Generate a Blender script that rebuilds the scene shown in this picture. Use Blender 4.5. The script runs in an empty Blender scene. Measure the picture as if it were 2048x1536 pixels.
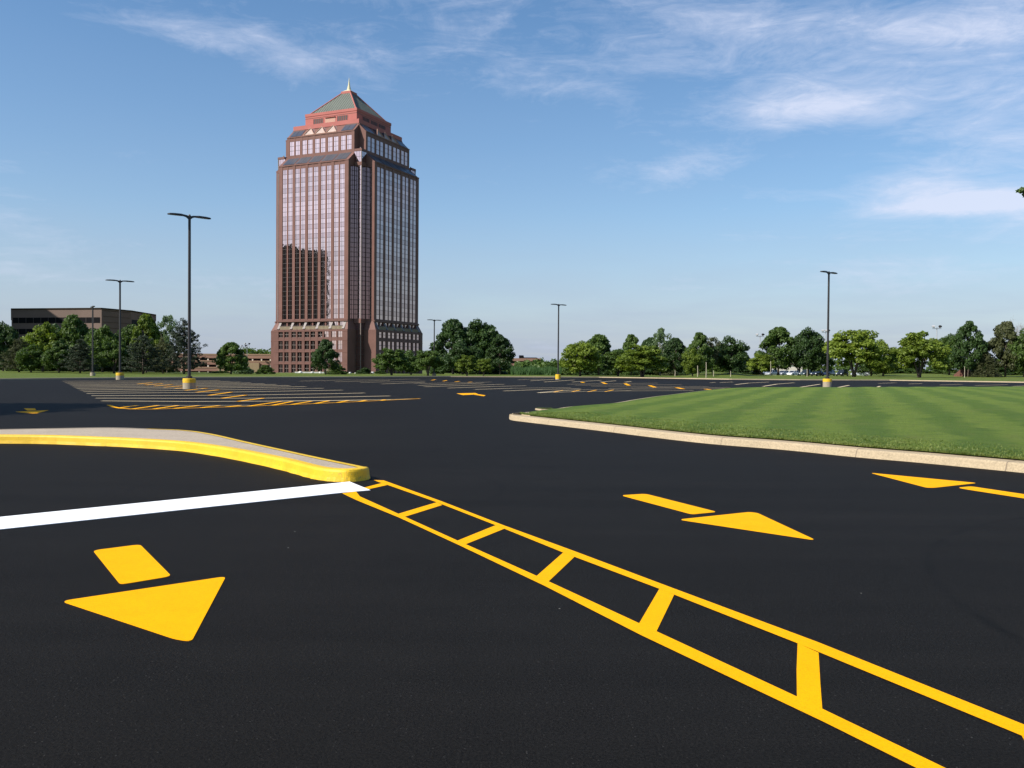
import bpy, math, random
import numpy as np
from mathutils import Vector, Matrix

random.seed(7)
rng = np.random.default_rng(7)
scene = bpy.context.scene
col = scene.collection
R = math.radians

# ------------------------------------------------------------------ camera
FPX = 1800.0          # focal length in pixels of a 2048 wide picture
CAMH = 1.6
PITCH = -math.atan(32.7 / FPX)
ROLL = 0.0081
Fw = Vector((0, math.cos(PITCH), math.sin(PITCH)))
Up0 = Vector((0, -math.sin(PITCH), math.cos(PITCH)))
Rt0 = Vector((1, 0, 0))
cR, sR = math.cos(ROLL), math.sin(ROLL)
RT = Rt0 * cR + Up0 * sR
UP = Up0 * cR - Rt0 * sR
cam_data = bpy.data.cameras.new("camera")
cam = bpy.data.objects.new("camera", cam_data)
col.objects.link(cam)
cam_data.sensor_width = 36
cam_data.lens = 36 * FPX / 2048
cam_data.clip_end = 20000
cam_data.clip_start = 0.05
m = Matrix((RT, UP, -Fw)).transposed().to_4x4()
m.translation = Vector((0, 0, CAMH))
cam.matrix_world = m
scene.camera = cam


def ray(px, py):
    return (Fw + RT * ((px - 1024) / FPX) - UP * ((py - 768) / FPX))


def G(px, py, z=0.0):
    """point of the horizontal plane z seen at a picture position (used to survey the lot from the photo)"""
    d = ray(px, py)
    t = (z - CAMH) / d.z
    return Vector((d.x * t, d.y * t, z))


def AT(px, Y, z=0.0):
    """point at depth Y under picture column px (at horizon height)"""
    return Vector(((px - 1024) / FPX * Y, Y, z))


def zof(px, py, Y):
    hy = 727 + ROLL * px
    return CAMH + (hy - py) / FPX * Y


# ------------------------------------------------------------------ materials
def newmat(name):
    mt = bpy.data.materials.new(name)
    mt.use_nodes = True
    nt = mt.node_tree
    nt.nodes.clear()
    out = nt.nodes.new("ShaderNodeOutputMaterial")
    return mt, nt, out


def N(nt, t, **kw):
    n = nt.nodes.new(t)
    for k, v in kw.items():
        setattr(n, k, v)
    return n


def noise(nt, vec, scale, detail=4, rough=0.55, dist=0.0):
    n = N(nt, "ShaderNodeTexNoise")
    n.inputs["Scale"].default_value = scale
    n.inputs["Detail"].default_value = detail
    n.inputs["Roughness"].default_value = rough
    n.inputs["Distortion"].default_value = dist
    if vec is not None:
        nt.links.new(vec, n.inputs["Vector"])
    return n


def ramp(nt, fac, stops):
    r = N(nt, "ShaderNodeValToRGB")
    el = r.color_ramp.elements
    while len(el) < len(stops):
        el.new(0.5)
    for e, (p, c) in zip(el, stops):
        e.position = p
        e.color = (c[0], c[1], c[2], 1) if not isinstance(c, (int, float)) else (c, c, c, 1)
    nt.links.new(fac, r.inputs[0])
    return r


def mixc(nt, fac, a, b, mode='MIX'):
    n = N(nt, "ShaderNodeMix", data_type='RGBA', blend_type=mode)
    for sock, v in ((n.inputs[0], fac), (n.inputs[6], a), (n.inputs[7], b)):
        if hasattr(v, "is_linked") or hasattr(v, "links"):
            nt.links.new(v, sock)
        elif isinstance(v, (int, float)):
            sock.default_value = v
        else:
            sock.default_value = (v[0], v[1], v[2], 1)
    return n.outputs[2]


def math_n(nt, op, a, b=None, clamp=False):
    n = N(nt, "ShaderNodeMath", operation=op, use_clamp=clamp)
    for i, v in enumerate((a, b)):
        if v is None:
            continue
        if isinstance(v, (int, float)):
            n.inputs[i].default_value = v
        else:
            nt.links.new(v, n.inputs[i])
    return n.outputs[0]


def bump(nt, h, strength, dist):
    b = N(nt, "ShaderNodeBump")
    b.inputs["Strength"].default_value = strength
    b.inputs["Distance"].default_value = dist
    nt.links.new(h, b.inputs["Height"])
    return b.outputs[0]


def simple(name, c, rough=0.6, metal=0.0, var=0.12, scale=2.0, spec=0.5, bmp=0.0, bscale=30, coat=0.0, obj=True):
    mt, nt, out = newmat(name)
    p = N(nt, "ShaderNodeBsdfPrincipled")
    tc = N(nt, "ShaderNodeTexCoord")
    v = tc.outputs["Object"]
    n = noise(nt, v, scale, 6)
    lo = [x * (1 - var) for x in c]
    hi = [min(1, x * (1 + var)) for x in c]
    r = ramp(nt, n.outputs["Fac"], [(0.3, lo), (0.7, hi)])
    nt.links.new(r.outputs[0], p.inputs["Base Color"])
    p.inputs["Roughness"].default_value = rough
    p.inputs["Metallic"].default_value = metal
    p.inputs["Specular IOR Level"].default_value = spec
    p.inputs["Coat Weight"].default_value = coat
    if bmp:
        n2 = noise(nt, v, bscale, 5)
        nt.links.new(bump(nt, n2.outputs["Fac"], bmp, 0.02), p.inputs["Normal"])
    nt.links.new(p.outputs[0], out.inputs[0])
    return mt


M = {}


def mk_asphalt():
    mt, nt, out = newmat("asphalt")
    p = N(nt, "ShaderNodeBsdfPrincipled")
    tc = N(nt, "ShaderNodeTexCoord")
    v = tc.outputs["Object"]
    big = noise(nt, v, 0.22, 4, 0.6, 0.6)
    mid = noise(nt, v, 2.2, 5, 0.6)
    fine = noise(nt, v, 70, 5, 0.8)
    base = ramp(nt, big.outputs["Fac"], [(0.3, (0.0070, 0.0062, 0.0054)), (0.7, (0.0110, 0.0097, 0.0083))])
    c1 = mixc(nt, 0.35, base.outputs[0], ramp(nt, mid.outputs["Fac"], [(0.3, (0.0048, 0.0044, 0.0040)), (0.7, (0.0132, 0.0119, 0.0106))]).outputs[0])
    c2 = mixc(nt, 0.5, c1, ramp(nt, fine.outputs["Fac"], [(0.38, (0.0015, 0.0015, 0.0015)), (0.66, (0.029, 0.0265, 0.024))]).outputs[0])
    # worn spots where the seal coat is thin: pale grains, and a few loose crumbs
    vo = N(nt, "ShaderNodeTexVoronoi")
    vo.inputs["Scale"].default_value = 38
    nt.links.new(v, vo.inputs["Vector"])
    wear = ramp(nt, noise(nt, v, 0.8, 4, 0.6).outputs["Fac"], [(0.5, 0.0), (0.68, 1.0)])
    dot = ramp(nt, vo.outputs["Distance"], [(0.0, 1.0), (0.22, 0.0)])
    rnd = math_n(nt, 'GREATER_THAN', N_sep(nt, vo.outputs["Color"]), 0.80)
    f = math_n(nt, 'MULTIPLY', math_n(nt, 'MULTIPLY', dot.outputs[0], rnd), math_n(nt, 'MULTIPLY_ADD', wear.outputs[0], 0.5))
    c3 = mixc(nt, f, c2, (0.10, 0.096, 0.09))
    vo2 = N(nt, "ShaderNodeTexVoronoi")
    vo2.inputs["Scale"].default_value = 2.6
    nt.links.new(v, vo2.inputs["Vector"])
    dot2 = math_n(nt, 'LESS_THAN', vo2.outputs["Distance"], 0.018)
    rnd2 = math_n(nt, 'GREATER_THAN', N_sep(nt, vo2.outputs["Color"]), 0.55)
    c4 = mixc(nt, math_n(nt, 'MULTIPLY', dot2, rnd2), c3, (0.35, 0.33, 0.30))
    # faint squeegee passes of the sealer
    mp = N(nt, "ShaderNodeMapping")
    mp.inputs["Rotation"].default_value = (0, 0, R(24))
    mp.inputs["Scale"].default_value = (0.05, 1.6, 1)
    nt.links.new(v, mp.inputs[0])
    st = noise(nt, mp.outputs[0], 1.0, 4, 0.6)
    c5 = mixc(nt, 1.0, c4, ramp(nt, st.outputs["Fac"], [(0.3, 0.86), (0.7, 1.12)]).outputs[0], 'MULTIPLY')
    # faint turning scuffs left by tyres on the fresh coat
    acc_s = None
    for (px_, py_, dx_, dy_, rr_, w_) in ((470, 1035, 0.4, 2.4, 2.4, 0.05), (1290, 800, 3, 9, 9.5, 0.16), (620, 905, -2, 11, 11.3, 0.16), (1900, 1190, 5, -1, 5.1, 0.07)):
        q_ = G(px_, py_)
        sb = N(nt, "ShaderNodeVectorMath", operation='DISTANCE')
        nt.links.new(v, sb.inputs[0])
        sb.inputs[1].default_value = (q_.x + dx_, q_.y + dy_, 0)
        e_ = math_n(nt, 'ABSOLUTE', math_n(nt, 'SUBTRACT', sb.outputs["Value"], rr_))
        k_ = math_n(nt, 'SUBTRACT', 1.0, math_n(nt, 'DIVIDE', e_, w_), True)
        acc_s = k_ if acc_s is None else math_n(nt, 'ADD', acc_s, k_, True)
    sc_ = math_n(nt, 'MULTIPLY', acc_s, ramp(nt, mid.outputs["Fac"], [(0.42, 0.0), (0.62, 0.65)]).outputs[0])
    c5 = mixc(nt, sc_, c5, (0.0035, 0.0035, 0.0035))
    # dusty film in broad soft patches
    dn = noise(nt, v, 0.09, 5, 0.65, 1.0)
    c5 = mixc(nt, ramp(nt, dn.outputs["Fac"], [(0.5, 0.0), (0.75, 0.08)]).outputs[0], c5, (0.045, 0.042, 0.038))
    nt.links.new(c5, p.inputs["Base Color"])
    p.inputs["Roughness"].default_value = 0.72
    p.inputs["Specular IOR Level"].default_value = 0.06
    nt.links.new(bump(nt, math_n(nt, 'ADD', fine.outputs["Fac"], math_n(nt, 'MULTIPLY', dot.outputs[0], 0.6)), 0.7, 0.012), p.inputs["Normal"])
    nt.links.new(p.outputs[0], out.inputs[0])
    return mt


def N_sep(nt, c):
    s = N(nt, "ShaderNodeSeparateColor")
    nt.links.new(c, s.inputs[0])
    return s.outputs[0]


def mk_paint(name, c, edge=0.0):
    mt, nt, out = newmat(name)
    p = N(nt, "ShaderNodeBsdfPrincipled")
    tc = N(nt, "ShaderNodeTexCoord")
    v = tc.outputs["Object"]
    n = noise(nt, v, 3.0, 6, 0.65)
    f = noise(nt, v, 90, 4, 0.75)
    a = ramp(nt, n.outputs["Fac"], [(0.3, [x * 0.93 for x in c]), (0.7, [min(1, x * 1.05) for x in c])])
    b = mixc(nt, 0.22, a.outputs[0], ramp(nt, f.outputs["Fac"], [(0.36, [x * 0.25 for x in c]), (0.5, c)]).outputs[0])
    nt.links.new(b, p.inputs["Base Color"])
    p.inputs["Roughness"].default_value = 0.75
    p.inputs["Specular IOR Level"].default_value = 0.06
    nt.links.new(bump(nt, f.outputs["Fac"], 0.35, 0.004), p.inputs["Normal"])
    nt.links.new(p.outputs[0], out.inputs[0])
    return mt


def mk_grass(name, stripes):
    mt, nt, out = newmat(name)
    p = N(nt, "ShaderNodeBsdfPrincipled")
    tc = N(nt, "ShaderNodeTexCoord")
    v = tc.outputs["Object"]
    n1 = noise(nt, v, 0.35, 5, 0.6)
    n2 = noise(nt, v, 2.2, 8, 0.78)
    n3 = noise(nt, v, 22.0, 5, 0.8)
    a = ramp(nt, n1.outputs["Fac"], [(0.3, (0.062, 0.120, 0.018)), (0.7, (0.104, 0.172, 0.030))])
    b = mixc(nt, 0.6, a.outputs[0], ramp(nt, n2.outputs["Fac"], [(0.34, (0.034, 0.080, 0.011)), (0.64, (0.142, 0.210, 0.040))]).outputs[0])
    c = mixc(nt, 0.45, b, ramp(nt, n3.outputs["Fac"], [(0.3, (0.024, 0.052, 0.008)), (0.7, (0.150, 0.225, 0.046))]).outputs[0])
    if stripes:
        mp = N(nt, "ShaderNodeMapping")
        mp.inputs["Rotation"].default_value = (0, 0, R(20.6))
        nt.links.new(v, mp.inputs[0])
        sx = N(nt, "ShaderNodeSeparateXYZ")
        nt.links.new(mp.outputs[0], sx.inputs[0])
        w = noise(nt, v, 0.45, 6, 0.65)
        xx = math_n(nt, 'ADD', sx.outputs[0], math_n(nt, 'MULTIPLY', w.outputs["Fac"], 2.0))
        s = math_n(nt, 'SINE', math_n(nt, 'MULTIPLY', xx, 2 * math.pi / 1.95))
        sm = ramp(nt, math_n(nt, 'MULTIPLY_ADD', s, 0.5), [(0.25, 0.0), (0.75, 1.0)])
        sm.inputs[0].default_value = 0
        mm = math_n(nt, 'ADD', math_n(nt, 'MULTIPLY', s, 0.5), 0.5)
        nt.links.new(mm, sm.inputs[0])
        tint = ramp(nt, sm.outputs[0], [(0.0, (1.02, 1.02, 0.78)), (1.0, (1.50, 1.32, 1.06))])
        c = mixc(nt, 1.0, c, tint.outputs[0], 'MULTIPLY')
        yel = noise(nt, v, 0.9, 5, 0.7, 0.8)
        c = mixc(nt, ramp(nt, yel.outputs["Fac"], [(0.52, 0.0), (0.72, 0.55)]).outputs[0], c, (0.16, 0.17, 0.045))
    else:
        c = mixc(nt, 1.0, c, (1.15, 0.92, 0.85), 'MULTIPLY')
    nt.links.new(c, p.inputs["Base Color"])
    p.inputs["Roughness"].default_value = 0.85
    p.inputs["Specular IOR Level"].default_value = 0.15
    nt.links.new(bump(nt, math_n(nt, 'ADD', n3.outputs["Fac"], n2.outputs["Fac"]), 1.0, 0.06), p.inputs["Normal"])
    nt.links.new(p.outputs[0], out.inputs[0])
    return mt


def mk_leaf(name, lo, hi, trans=0.35, scale=0.9):
    mt, nt, out = newmat(name)
    tc = N(nt, "ShaderNodeTexCoord")
    n = noise(nt, tc.outputs["Object"], scale, 4, 0.6)
    n2 = noise(nt, tc.outputs["Object"], 7.0, 3, 0.7)
    oi = N(nt, "ShaderNodeObjectInfo")
    f = math_n(nt, 'ADD', math_n(nt, 'MULTIPLY', n.outputs["Fac"], 0.62), math_n(nt, 'MULTIPLY', n2.outputs["Fac"], 0.38))
    f2 = math_n(nt, 'ADD', f, math_n(nt, 'MULTIPLY', math_n(nt, 'SUBTRACT', oi.outputs["Random"], 0.5), 0.10))
    c = ramp(nt, f2, [(0.36, lo), (0.62, hi)])
    d = N(nt, "ShaderNodeBsdfPrincipled")
    d.inputs["Roughness"].default_value = 0.55
    d.inputs["Specular IOR Level"].default_value = 0.3
    t = N(nt, "ShaderNodeBsdfTranslucent")
    nt.links.new(c.outputs[0], d.inputs["Base Color"])
    tcx = mixc(nt, 1.0, c.outputs[0], (1.15, 1.2, 0.5), 'MULTIPLY')
    nt.links.new(tcx, t.inputs[0])
    mx = N(nt, "ShaderNodeMixShader")
    mx.inputs[0].default_value = trans
    nt.links.new(d.outputs[0], mx.inputs[1])
    nt.links.new(t.outputs[0], mx.inputs[2])
    nt.links.new(mx.outputs[0], out.inputs[0])
    return mt


def mk_glass(name, c, rough=0.03, wave=0.02):
    """solar-mirror facade glass"""
    mt, nt, out = newmat(name)
    p = N(nt, "ShaderNodeBsdfPrincipled")
    p.inputs["Base Color"].default_value = (c[0], c[1], c[2], 1)
    p.inputs["Metallic"].default_value = 1.0
    p.inputs["Roughness"].default_value = rough
    tc = N(nt, "ShaderNodeTexCoord")
    n = noise(nt, tc.outputs["Object"], 0.55, 2, 0.5)
    nt.links.new(bump(nt, n.outputs["Fac"], wave, 1.0), p.inputs["Normal"])
    nt.links.new(p.outputs[0], out.inputs[0])
    return mt


def mk_concrete(name, c, speck=True):
    mt, nt, out = newmat(name)
    p = N(nt, "ShaderNodeBsdfPrincipled")
    tc = N(nt, "ShaderNodeTexCoord")
    v = tc.outputs["Object"]
    n = noise(nt, v, 1.2, 6, 0.65)
    f = noise(nt, v, 28, 6, 0.8)
    a = ramp(nt, n.outputs["Fac"], [(0.3, [x * 0.80 for x in c]), (0.7, [min(1, x * 1.12) for x in c])])
    b = mixc(nt, 0.5, a.outputs[0], ramp(nt, f.outputs["Fac"], [(0.36, [x * 0.4 for x in c]), (0.6, [min(1, x * 1.2) for x in c])]).outputs[0])
    nt.links.new(b, p.inputs["Base Color"])
    p.inputs["Roughness"].default_value = 0.85
    nt.links.new(bump(nt, f.outputs["Fac"], 0.4, 0.01), p.inputs["Normal"])
    nt.links.new(p.outputs[0], out.inputs[0])
    return mt


def mk_curbpaint():
    """yellow curb paint with chips showing concrete and tar smears"""
    mt, nt, out = newmat("yellow_curb_paint")
    p = N(nt, "ShaderNodeBsdfPrincipled")
    tc = N(nt, "ShaderNodeTexCoord")
    v = tc.outputs["Object"]
    n = noise(nt, v, 1.6, 6, 0.7)
    f = noise(nt, v, 22, 5, 0.75)
    a = ramp(nt, n.outputs["Fac"], [(0.3, (0.60, 0.36, 0.008)), (0.7, (0.82, 0.51, 0.012))])
    chips = ramp(nt, math_n(nt, 'ADD', math_n(nt, 'MULTIPLY', f.outputs["Fac"], 0.7), math_n(nt, 'MULTIPLY', n.outputs["Fac"], 0.3)), [(0.56, 0.0), (0.63, 0.8)])
    b = mixc(nt, chips.outputs[0], a.outputs[0], (0.34, 0.25, 0.05))
    nt.links.new(b, p.inputs["Base Color"])
    p.inputs["Roughness"].default_value = 0.6
    nt.links.new(bump(nt, f.outputs["Fac"], 0.5, 0.012), p.inputs["Normal"])
    nt.links.new(p.outputs[0], out.inputs[0])
    return mt


M['asphalt'] = mk_asphalt()
M['yellow'] = mk_paint("yellow_marking_paint", (0.90, 0.400, 0.001))
M['yellow_old'] = mk_paint("thin_yellow_line_paint", (0.60, 0.48, 0.30))
M['white'] = mk_paint("white_marking_paint", (0.90, 0.90, 0.90))
M['curb_yellow'] = mk_curbpaint()
M['island'] = mk_concrete("island_concrete", (0.42, 0.34, 0.25))
M['curb'] = mk_concrete("curb_concrete", (0.41, 0.32, 0.20))
M['base_conc'] = mk_concrete("lamp_base_concrete", (0.36, 0.30, 0.21))
M['lawn'] = mk_grass("striped_lawn", True)
M['grass'] = mk_grass("field_grass", False)
M['bronze'] = simple("dark_bronze_metal", (0.022, 0.019, 0.018), 0.5, 0.0, 0.1, 2)
M['lens'] = simple("lamp_lens", (0.35, 0.35, 0.36), 0.3)
M['granite'] = simple("brown_granite", (0.172, 0.088, 0.072), 0.6, 0, 0.10, 0.25, spec=0.15, bmp=0.1, bscale=3)
M['granite_red'] = simple("red_granite", (0.150, 0.078, 0.064), 0.6, 0, 0.12, 0.3, spec=0.15)
M['salmon'] = simple("salmon_precast", (0.40, 0.140, 0.120), 0.7, 0, 0.06, 0.3, spec=0.1)
M['peach'] = simple("peach_metal", (0.40, 0.22, 0.15), 0.5)
M['tan_rail'] = simple("tan_railing", (0.26, 0.20, 0.12), 0.6)
M['fin'] = simple("grey_metal_fin", (0.17, 0.135, 0.12), 0.5)
M['mullion'] = simple("grey_brown_mullion", (0.07, 0.055, 0.052), 0.4)
M['louver'] = simple("dark_louver", (0.035, 0.02, 0.018), 0.6)
M['roofgreen'] = simple("green_copper_roof", (0.120, 0.132, 0.105), 0.55, 0, 0.10, 0.2)
M['gold'] = simple("pale_gold_spire", (0.58, 0.53, 0.34), 0.5)
M['glass_a'] = mk_glass("pink_mirror_glass", (0.70, 0.545, 0.515), 0.03, 0.012)
M['glass_b'] = mk_glass("pink_spandrel_glass", (0.56, 0.425, 0.405), 0.05, 0.012)
M['glass_dark'] = mk_glass("smoked_podium_glass", (0.20, 0.19, 0.19), 0.05)
M['glass_slope'] = simple("grey_sloped_glass", (0.055, 0.062, 0.078), 0.3, 0.0, 0.1, 0.3, spec=0.6)
M['glass_white'] = simple("pale_dormer_glass", (0.34, 0.24, 0.20), 0.4, 0, 0.3, 1.5)
M['brick_office'] = simple("brown_office_brick", (0.150, 0.100, 0.078), 0.8, 0, 0.10, 0.12)
M['band_dark'] = simple("dark_window_band", (0.008, 0.008, 0.009), 0.6, spec=0.05)
M['twin'] = simple("dark_brown_facade", (0.035, 0.026, 0.018), 0.9, spec=0.0)
M['garage'] = simple("garage_red_precast", (0.27, 0.150, 0.105), 0.8, 0, 0.1, 0.2)
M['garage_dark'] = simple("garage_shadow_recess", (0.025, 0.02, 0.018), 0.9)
M['tanwall'] = simple("tan_concrete_wall", (0.29, 0.215, 0.125), 0.85, 0, 0.1, 0.2)
M['cream'] = simple("cream_siding", (0.66, 0.60, 0.50), 0.7)
M['whitish'] = simple("weathered_white", (0.60, 0.58, 0.54), 0.7)
M['bark'] = simple("grey_brown_bark", (0.085, 0.065, 0.050), 0.9, 0, 0.35, 2.5, bmp=0.5, bscale=9)
M['bark_pale'] = simple("pale_bark", (0.22, 0.18, 0.14), 0.9, 0, 0.3, 2.5)
M['stake'] = simple("pale_wooden_stake", (0.42, 0.37, 0.27), 0.9)
M['mulch'] = simple("reddish_mulch", (0.10, 0.040, 0.025), 0.95, 0, 0.4, 4, bmp=1.0, bscale=6)
M['mulch_dark'] = simple("dark_mulch", (0.035, 0.018, 0.014), 0.95, 0, 0.4, 4, bmp=1.0, bscale=6)
M['tyre'] = simple("tyre_rubber", (0.012, 0.012, 0.012), 0.8)
M['rim'] = simple("alloy_rim", (0.4, 0.4, 0.42), 0.35, 0.8)
M['carglass'] = simple("car_window_glass", (0.02, 0.025, 0.03), 0.08)
M['carlight'] = simple("headlamp_plastic", (0.7, 0.7, 0.7), 0.15)
M['tail'] = simple("tail_lamp_red", (0.35, 0.01, 0.01), 0.2)
for nm, c in (('car_white', (0.62, 0.66, 0.72)), ('car_black', (0.012, 0.013, 0.016)), ('car_navy', (0.02, 0.03, 0.06)),
              ('car_silver', (0.38, 0.39, 0.41)), ('car_green', (0.05, 0.075, 0.065)), ('car_purewhite', (0.75, 0.75, 0.75))):
    M[nm] = simple(nm.replace('car_', 'car_paint_'), c, 0.3, 0.1, 0.03, 1, coat=0.8)
M['leaf_dark'] = mk_leaf("leaf_dark_green", (0.018, 0.042, 0.010), (0.060, 0.108, 0.026), 0.28)
M['leaf_mid'] = mk_leaf("leaf_mid_green", (0.032, 0.066, 0.012), (0.105, 0.165, 0.030), 0.33)
M['leaf_yellow'] = mk_leaf("leaf_yellow_green", (0.060, 0.100, 0.012), (0.220, 0.285, 0.035), 0.38)
M['leaf_olive'] = mk_leaf("leaf_olive", (0.040, 0.050, 0.020), (0.115, 0.125, 0.050), 0.3)
M['leaf_pale'] = mk_leaf("leaf_pale_green", (0.060, 0.100, 0.045), (0.150, 0.215, 0.100), 0.35)
M['leaf_pine'] = mk_leaf("needle_dark_pine", (0.014, 0.026, 0.013), (0.045, 0.062, 0.030), 0.12)
M['leaf_spruce'] = mk_leaf("needle_grey_spruce", (0.026, 0.045, 0.030), (0.085, 0.100, 0.062), 0.12)
M['leaf_reed'] = mk_leaf("reed_green", (0.040, 0.090, 0.025), (0.100, 0.190, 0.060), 0.3)
M['blade'] = mk_leaf("grass_blade", (0.085, 0.130, 0.022), (0.215, 0.250, 0.065), 0.35, 2.0)


# ------------------------------------------------------------------ object helpers
def tag(o, label=None, cat=None, group=None, kind=None):
    if label:
        o["label"] = label
    if cat:
        o["category"] = cat
    if group:
        o["group"] = group
    if kind:
        o["kind"] = kind
    return o


def empty(name, loc=(0, 0, 0), rz=0.0):
    o = bpy.data.objects.new(name, None)
    o.empty_display_size = 0.3
    o.location = loc
    o.rotation_euler = (0, 0, rz)
    col.objects.link(o)
    return o


def copy_tree(o, parent=None):
    c = o.copy()
    col.objects.link(c)
    c.parent = parent
    for ch in list(o.children):
        copy_tree(ch, c)
    return c


class MB:
    def __init__(s):
        s.v = []
        s.f = []
        s.mi = []
        s.mats = []

    def mat(s, m):
        if m not in s.mats:
            s.mats.append(m)
        return s.mats.index(m)

    def face(s, pts, m):
        b = len(s.v)
        s.v.extend([tuple(p) for p in pts])
        s.f.append(tuple(range(b, b + len(pts))))
        s.mi.append(s.mat(m))

    def hexa(s, p, m):
        """8 points: bottom 4 (ccw from above) then top 4"""
        b = len(s.v)
        s.v.extend([tuple(q) for q in p])
        i = s.mat(m)
        for f in ((3, 2, 1, 0), (4, 5, 6, 7), (0, 1, 5, 4), (1, 2, 6, 5), (2, 3, 7, 6), (3, 0, 4, 7)):
            s.f.append(tuple(b + k for k in f))
            s.mi.append(i)

    def box(s, x0, x1, y0, y1, z0, z1, m, T=None):
        p = [(x0, y0, z0), (x1, y0, z0), (x1, y1, z0), (x0, y1, z0), (x0, y0, z1), (x1, y0, z1), (x1, y1, z1), (x0, y1, z1)]
        if T:
            p = [T(*q) for q in p]
        s.hexa(p, m)

    def tube(s, pts, radii, m, seg=8, cap=True):
        i = s.mat(m)
        rings = []
        up = Vector((0.13, 0.21, 0.97))
        n = len(pts)
        P = [Vector(p) for p in pts]
        for k in range(n):
            d = (P[min(k + 1, n - 1)] - P[max(k - 1, 0)])
            if d.length < 1e-6:
                d = Vector((0, 0, 1))
            d.normalize()
            a = d.cross(up if abs(d.dot(up)) < 0.95 else Vector((1, 0, 0))).normalized()
            b = d.cross(a)
            base = len(s.v)
            for j in range(seg):
                t = 2 * math.pi * j / seg
                s.v.append(tuple(P[k] + (a * math.cos(t) + b * math.sin(t)) * radii[k]))
            rings.append(base)
        for k in range(n - 1):
            for j in range(seg):
                j2 = (j + 1) % seg
                s.f.append((rings[k] + j, rings[k] + j2, rings[k + 1] + j2, rings[k + 1] + j))
                s.mi.append(i)
        if cap:
            s.f.append(tuple(rings[0] + j for j in range(seg))[::-1])
            s.mi.append(i)
            s.f.append(tuple(rings[-1] + j for j in range(seg)))
            s.mi.append(i)

    def build(s, name, parent=None, smooth=False, recalc=False):
        me = bpy.data.meshes.new(name)
        me.from_pydata(s.v, [], s.f)
        for mt in s.mats:
            me.materials.append(mt)
        me.polygons.foreach_set("material_index", s.mi)
        if smooth:
            me.polygons.foreach_set("use_smooth", [True] * len(s.f))
        me.update()
        if recalc:
            import bmesh
            bm = bmesh.new()
            bm.from_mesh(me)
            bmesh.ops.recalc_face_normals(bm, faces=bm.faces)
            bm.to_mesh(me)
            bm.free()
        o = bpy.data.objects.new(name, me)
        col.objects.link(o)
        o.parent = parent
        return o


def round_poly(pts, r, seg=5):
    """rounded corners of a flat polygon"""
    out = []
    n = len(pts)
    for i in range(n):
        p0, p1, p2 = Vector(pts[i - 1][:2]), Vector(pts[i][:2]), Vector(pts[(i + 1) % n][:2])
        a, b = (p0 - p1), (p2 - p1)
        rr = min(r, a.length * 0.45, b.length * 0.45)
        a, b = p1 + a.normalized() * rr, p1 + b.normalized() * rr
        for k in range(seg + 1):
            t = k / seg
            q = a * (1 - t) ** 2 + p1 * 2 * t * (1 - t) + b * t * t
            out.append((q.x, q.y))
    return out


def slab(mb, pts, z0, z1, m, mside=None):
    """thin extruded polygon, any winding"""
    area = sum(pts[i - 1][0] * pts[i][1] - pts[i][0] * pts[i - 1][1] for i in range(len(pts)))
    if area < 0:
        pts = pts[::-1]
    mb.face([(x, y, z1) for x, y in pts], m)
    n = len(pts)
    for i in range(n):
        a, b = pts[i], pts[(i + 1) % n]
        mb.face([(a[0], a[1], z0), (b[0], b[1], z0), (b[0], b[1], z1), (a[0], a[1], z1)], mside or m)


def offset_line(pts, d):
    """offset open polyline to its left by d"""
    P = [Vector(p[:2]) for p in pts]
    out = []
    for i, p in enumerate(P):
        t = (P[min(i + 1, len(P) - 1)] - P[max(i - 1, 0)]).normalized()
        out.append((p.x - t.y * d, p.y + t.x * d))
    return out


def catmull(pts, n=6):
    P = [Vector(p) for p in pts]
    out = []
    for i in range(len(P) - 1):
        p0, p1, p2, p3 = P[max(i - 1, 0)], P[i], P[i + 1], P[min(i + 2, len(P) - 1)]
        for k in range(n):
            t = k / n
            out.append(0.5 * ((2 * p1) + (-p0 + p2) * t + (2 * p0 - 5 * p1 + 4 * p2 - p3) * t * t + (-p0 + 3 * p1 - 3 * p2 + p3) * t ** 3))
    out.append(P[-1])
    return out


def sstep(a, b, x):
    t = max(0.0, min(1.0, (x - a) / (b - a)))
    return t * t * (3 - 2 * t)


# ------------------------------------------------------------------ world, sun
SUN_AZ, SUN_EL = 241.0, 40.0
w = bpy.data.worlds.new("World")
scene.world = w
w.use_nodes = True
nt = w.node_tree
nt.nodes.clear()
wo = N(nt, "ShaderNodeOutputWorld")
bg = N(nt, "ShaderNodeBackground")
SKY_STRENGTH = 0.09
bg.inputs[1].default_value = SKY_STRENGTH
sky = N(nt, "ShaderNodeTexSky", sky_type='NISHITA')
sky.sun_disc = False
sky.sun_elevation = R(SUN_EL)
sky.sun_rotation = R(SUN_AZ)
sky.altitude = 200
sky.air_density = 1.0
sky.dust_density = 0.7
sky.ozone_density = 1.6
tc = N(nt, "ShaderNodeTexCoord")
D = tc.outputs["Generated"]
sep = N(nt, "ShaderNodeSeparateXYZ")
nt.links.new(D, sep.inputs[0])
zc = math_n(nt, 'ADD', math_n(nt, 'MAXIMUM', sep.outputs[2], 0.0), 0.07)
cx = math_n(nt, 'DIVIDE', sep.outputs[0], zc)
cy = math_n(nt, 'DIVIDE', sep.outputs[1], zc)
cmb = N(nt, "ShaderNodeCombineXYZ")
nt.links.new(cx, cmb.inputs[0])
nt.links.new(cy, cmb.inputs[1])
mp = N(nt, "ShaderNodeMapping")
mp.inputs["Rotation"].default_value = (0, 0, R(33))
mp.inputs["Scale"].default_value = (0.55, 1.35, 1)
nt.links.new(cmb.outputs[0], mp.inputs[0])
cir = noise(nt, mp.outputs[0], 1.15, 9, 0.60, 1.1)
soft = noise(nt, cmb.outputs[0], 0.75, 6, 0.55, 0.5)
mpp = N(nt, "ShaderNodeMapping")
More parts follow.
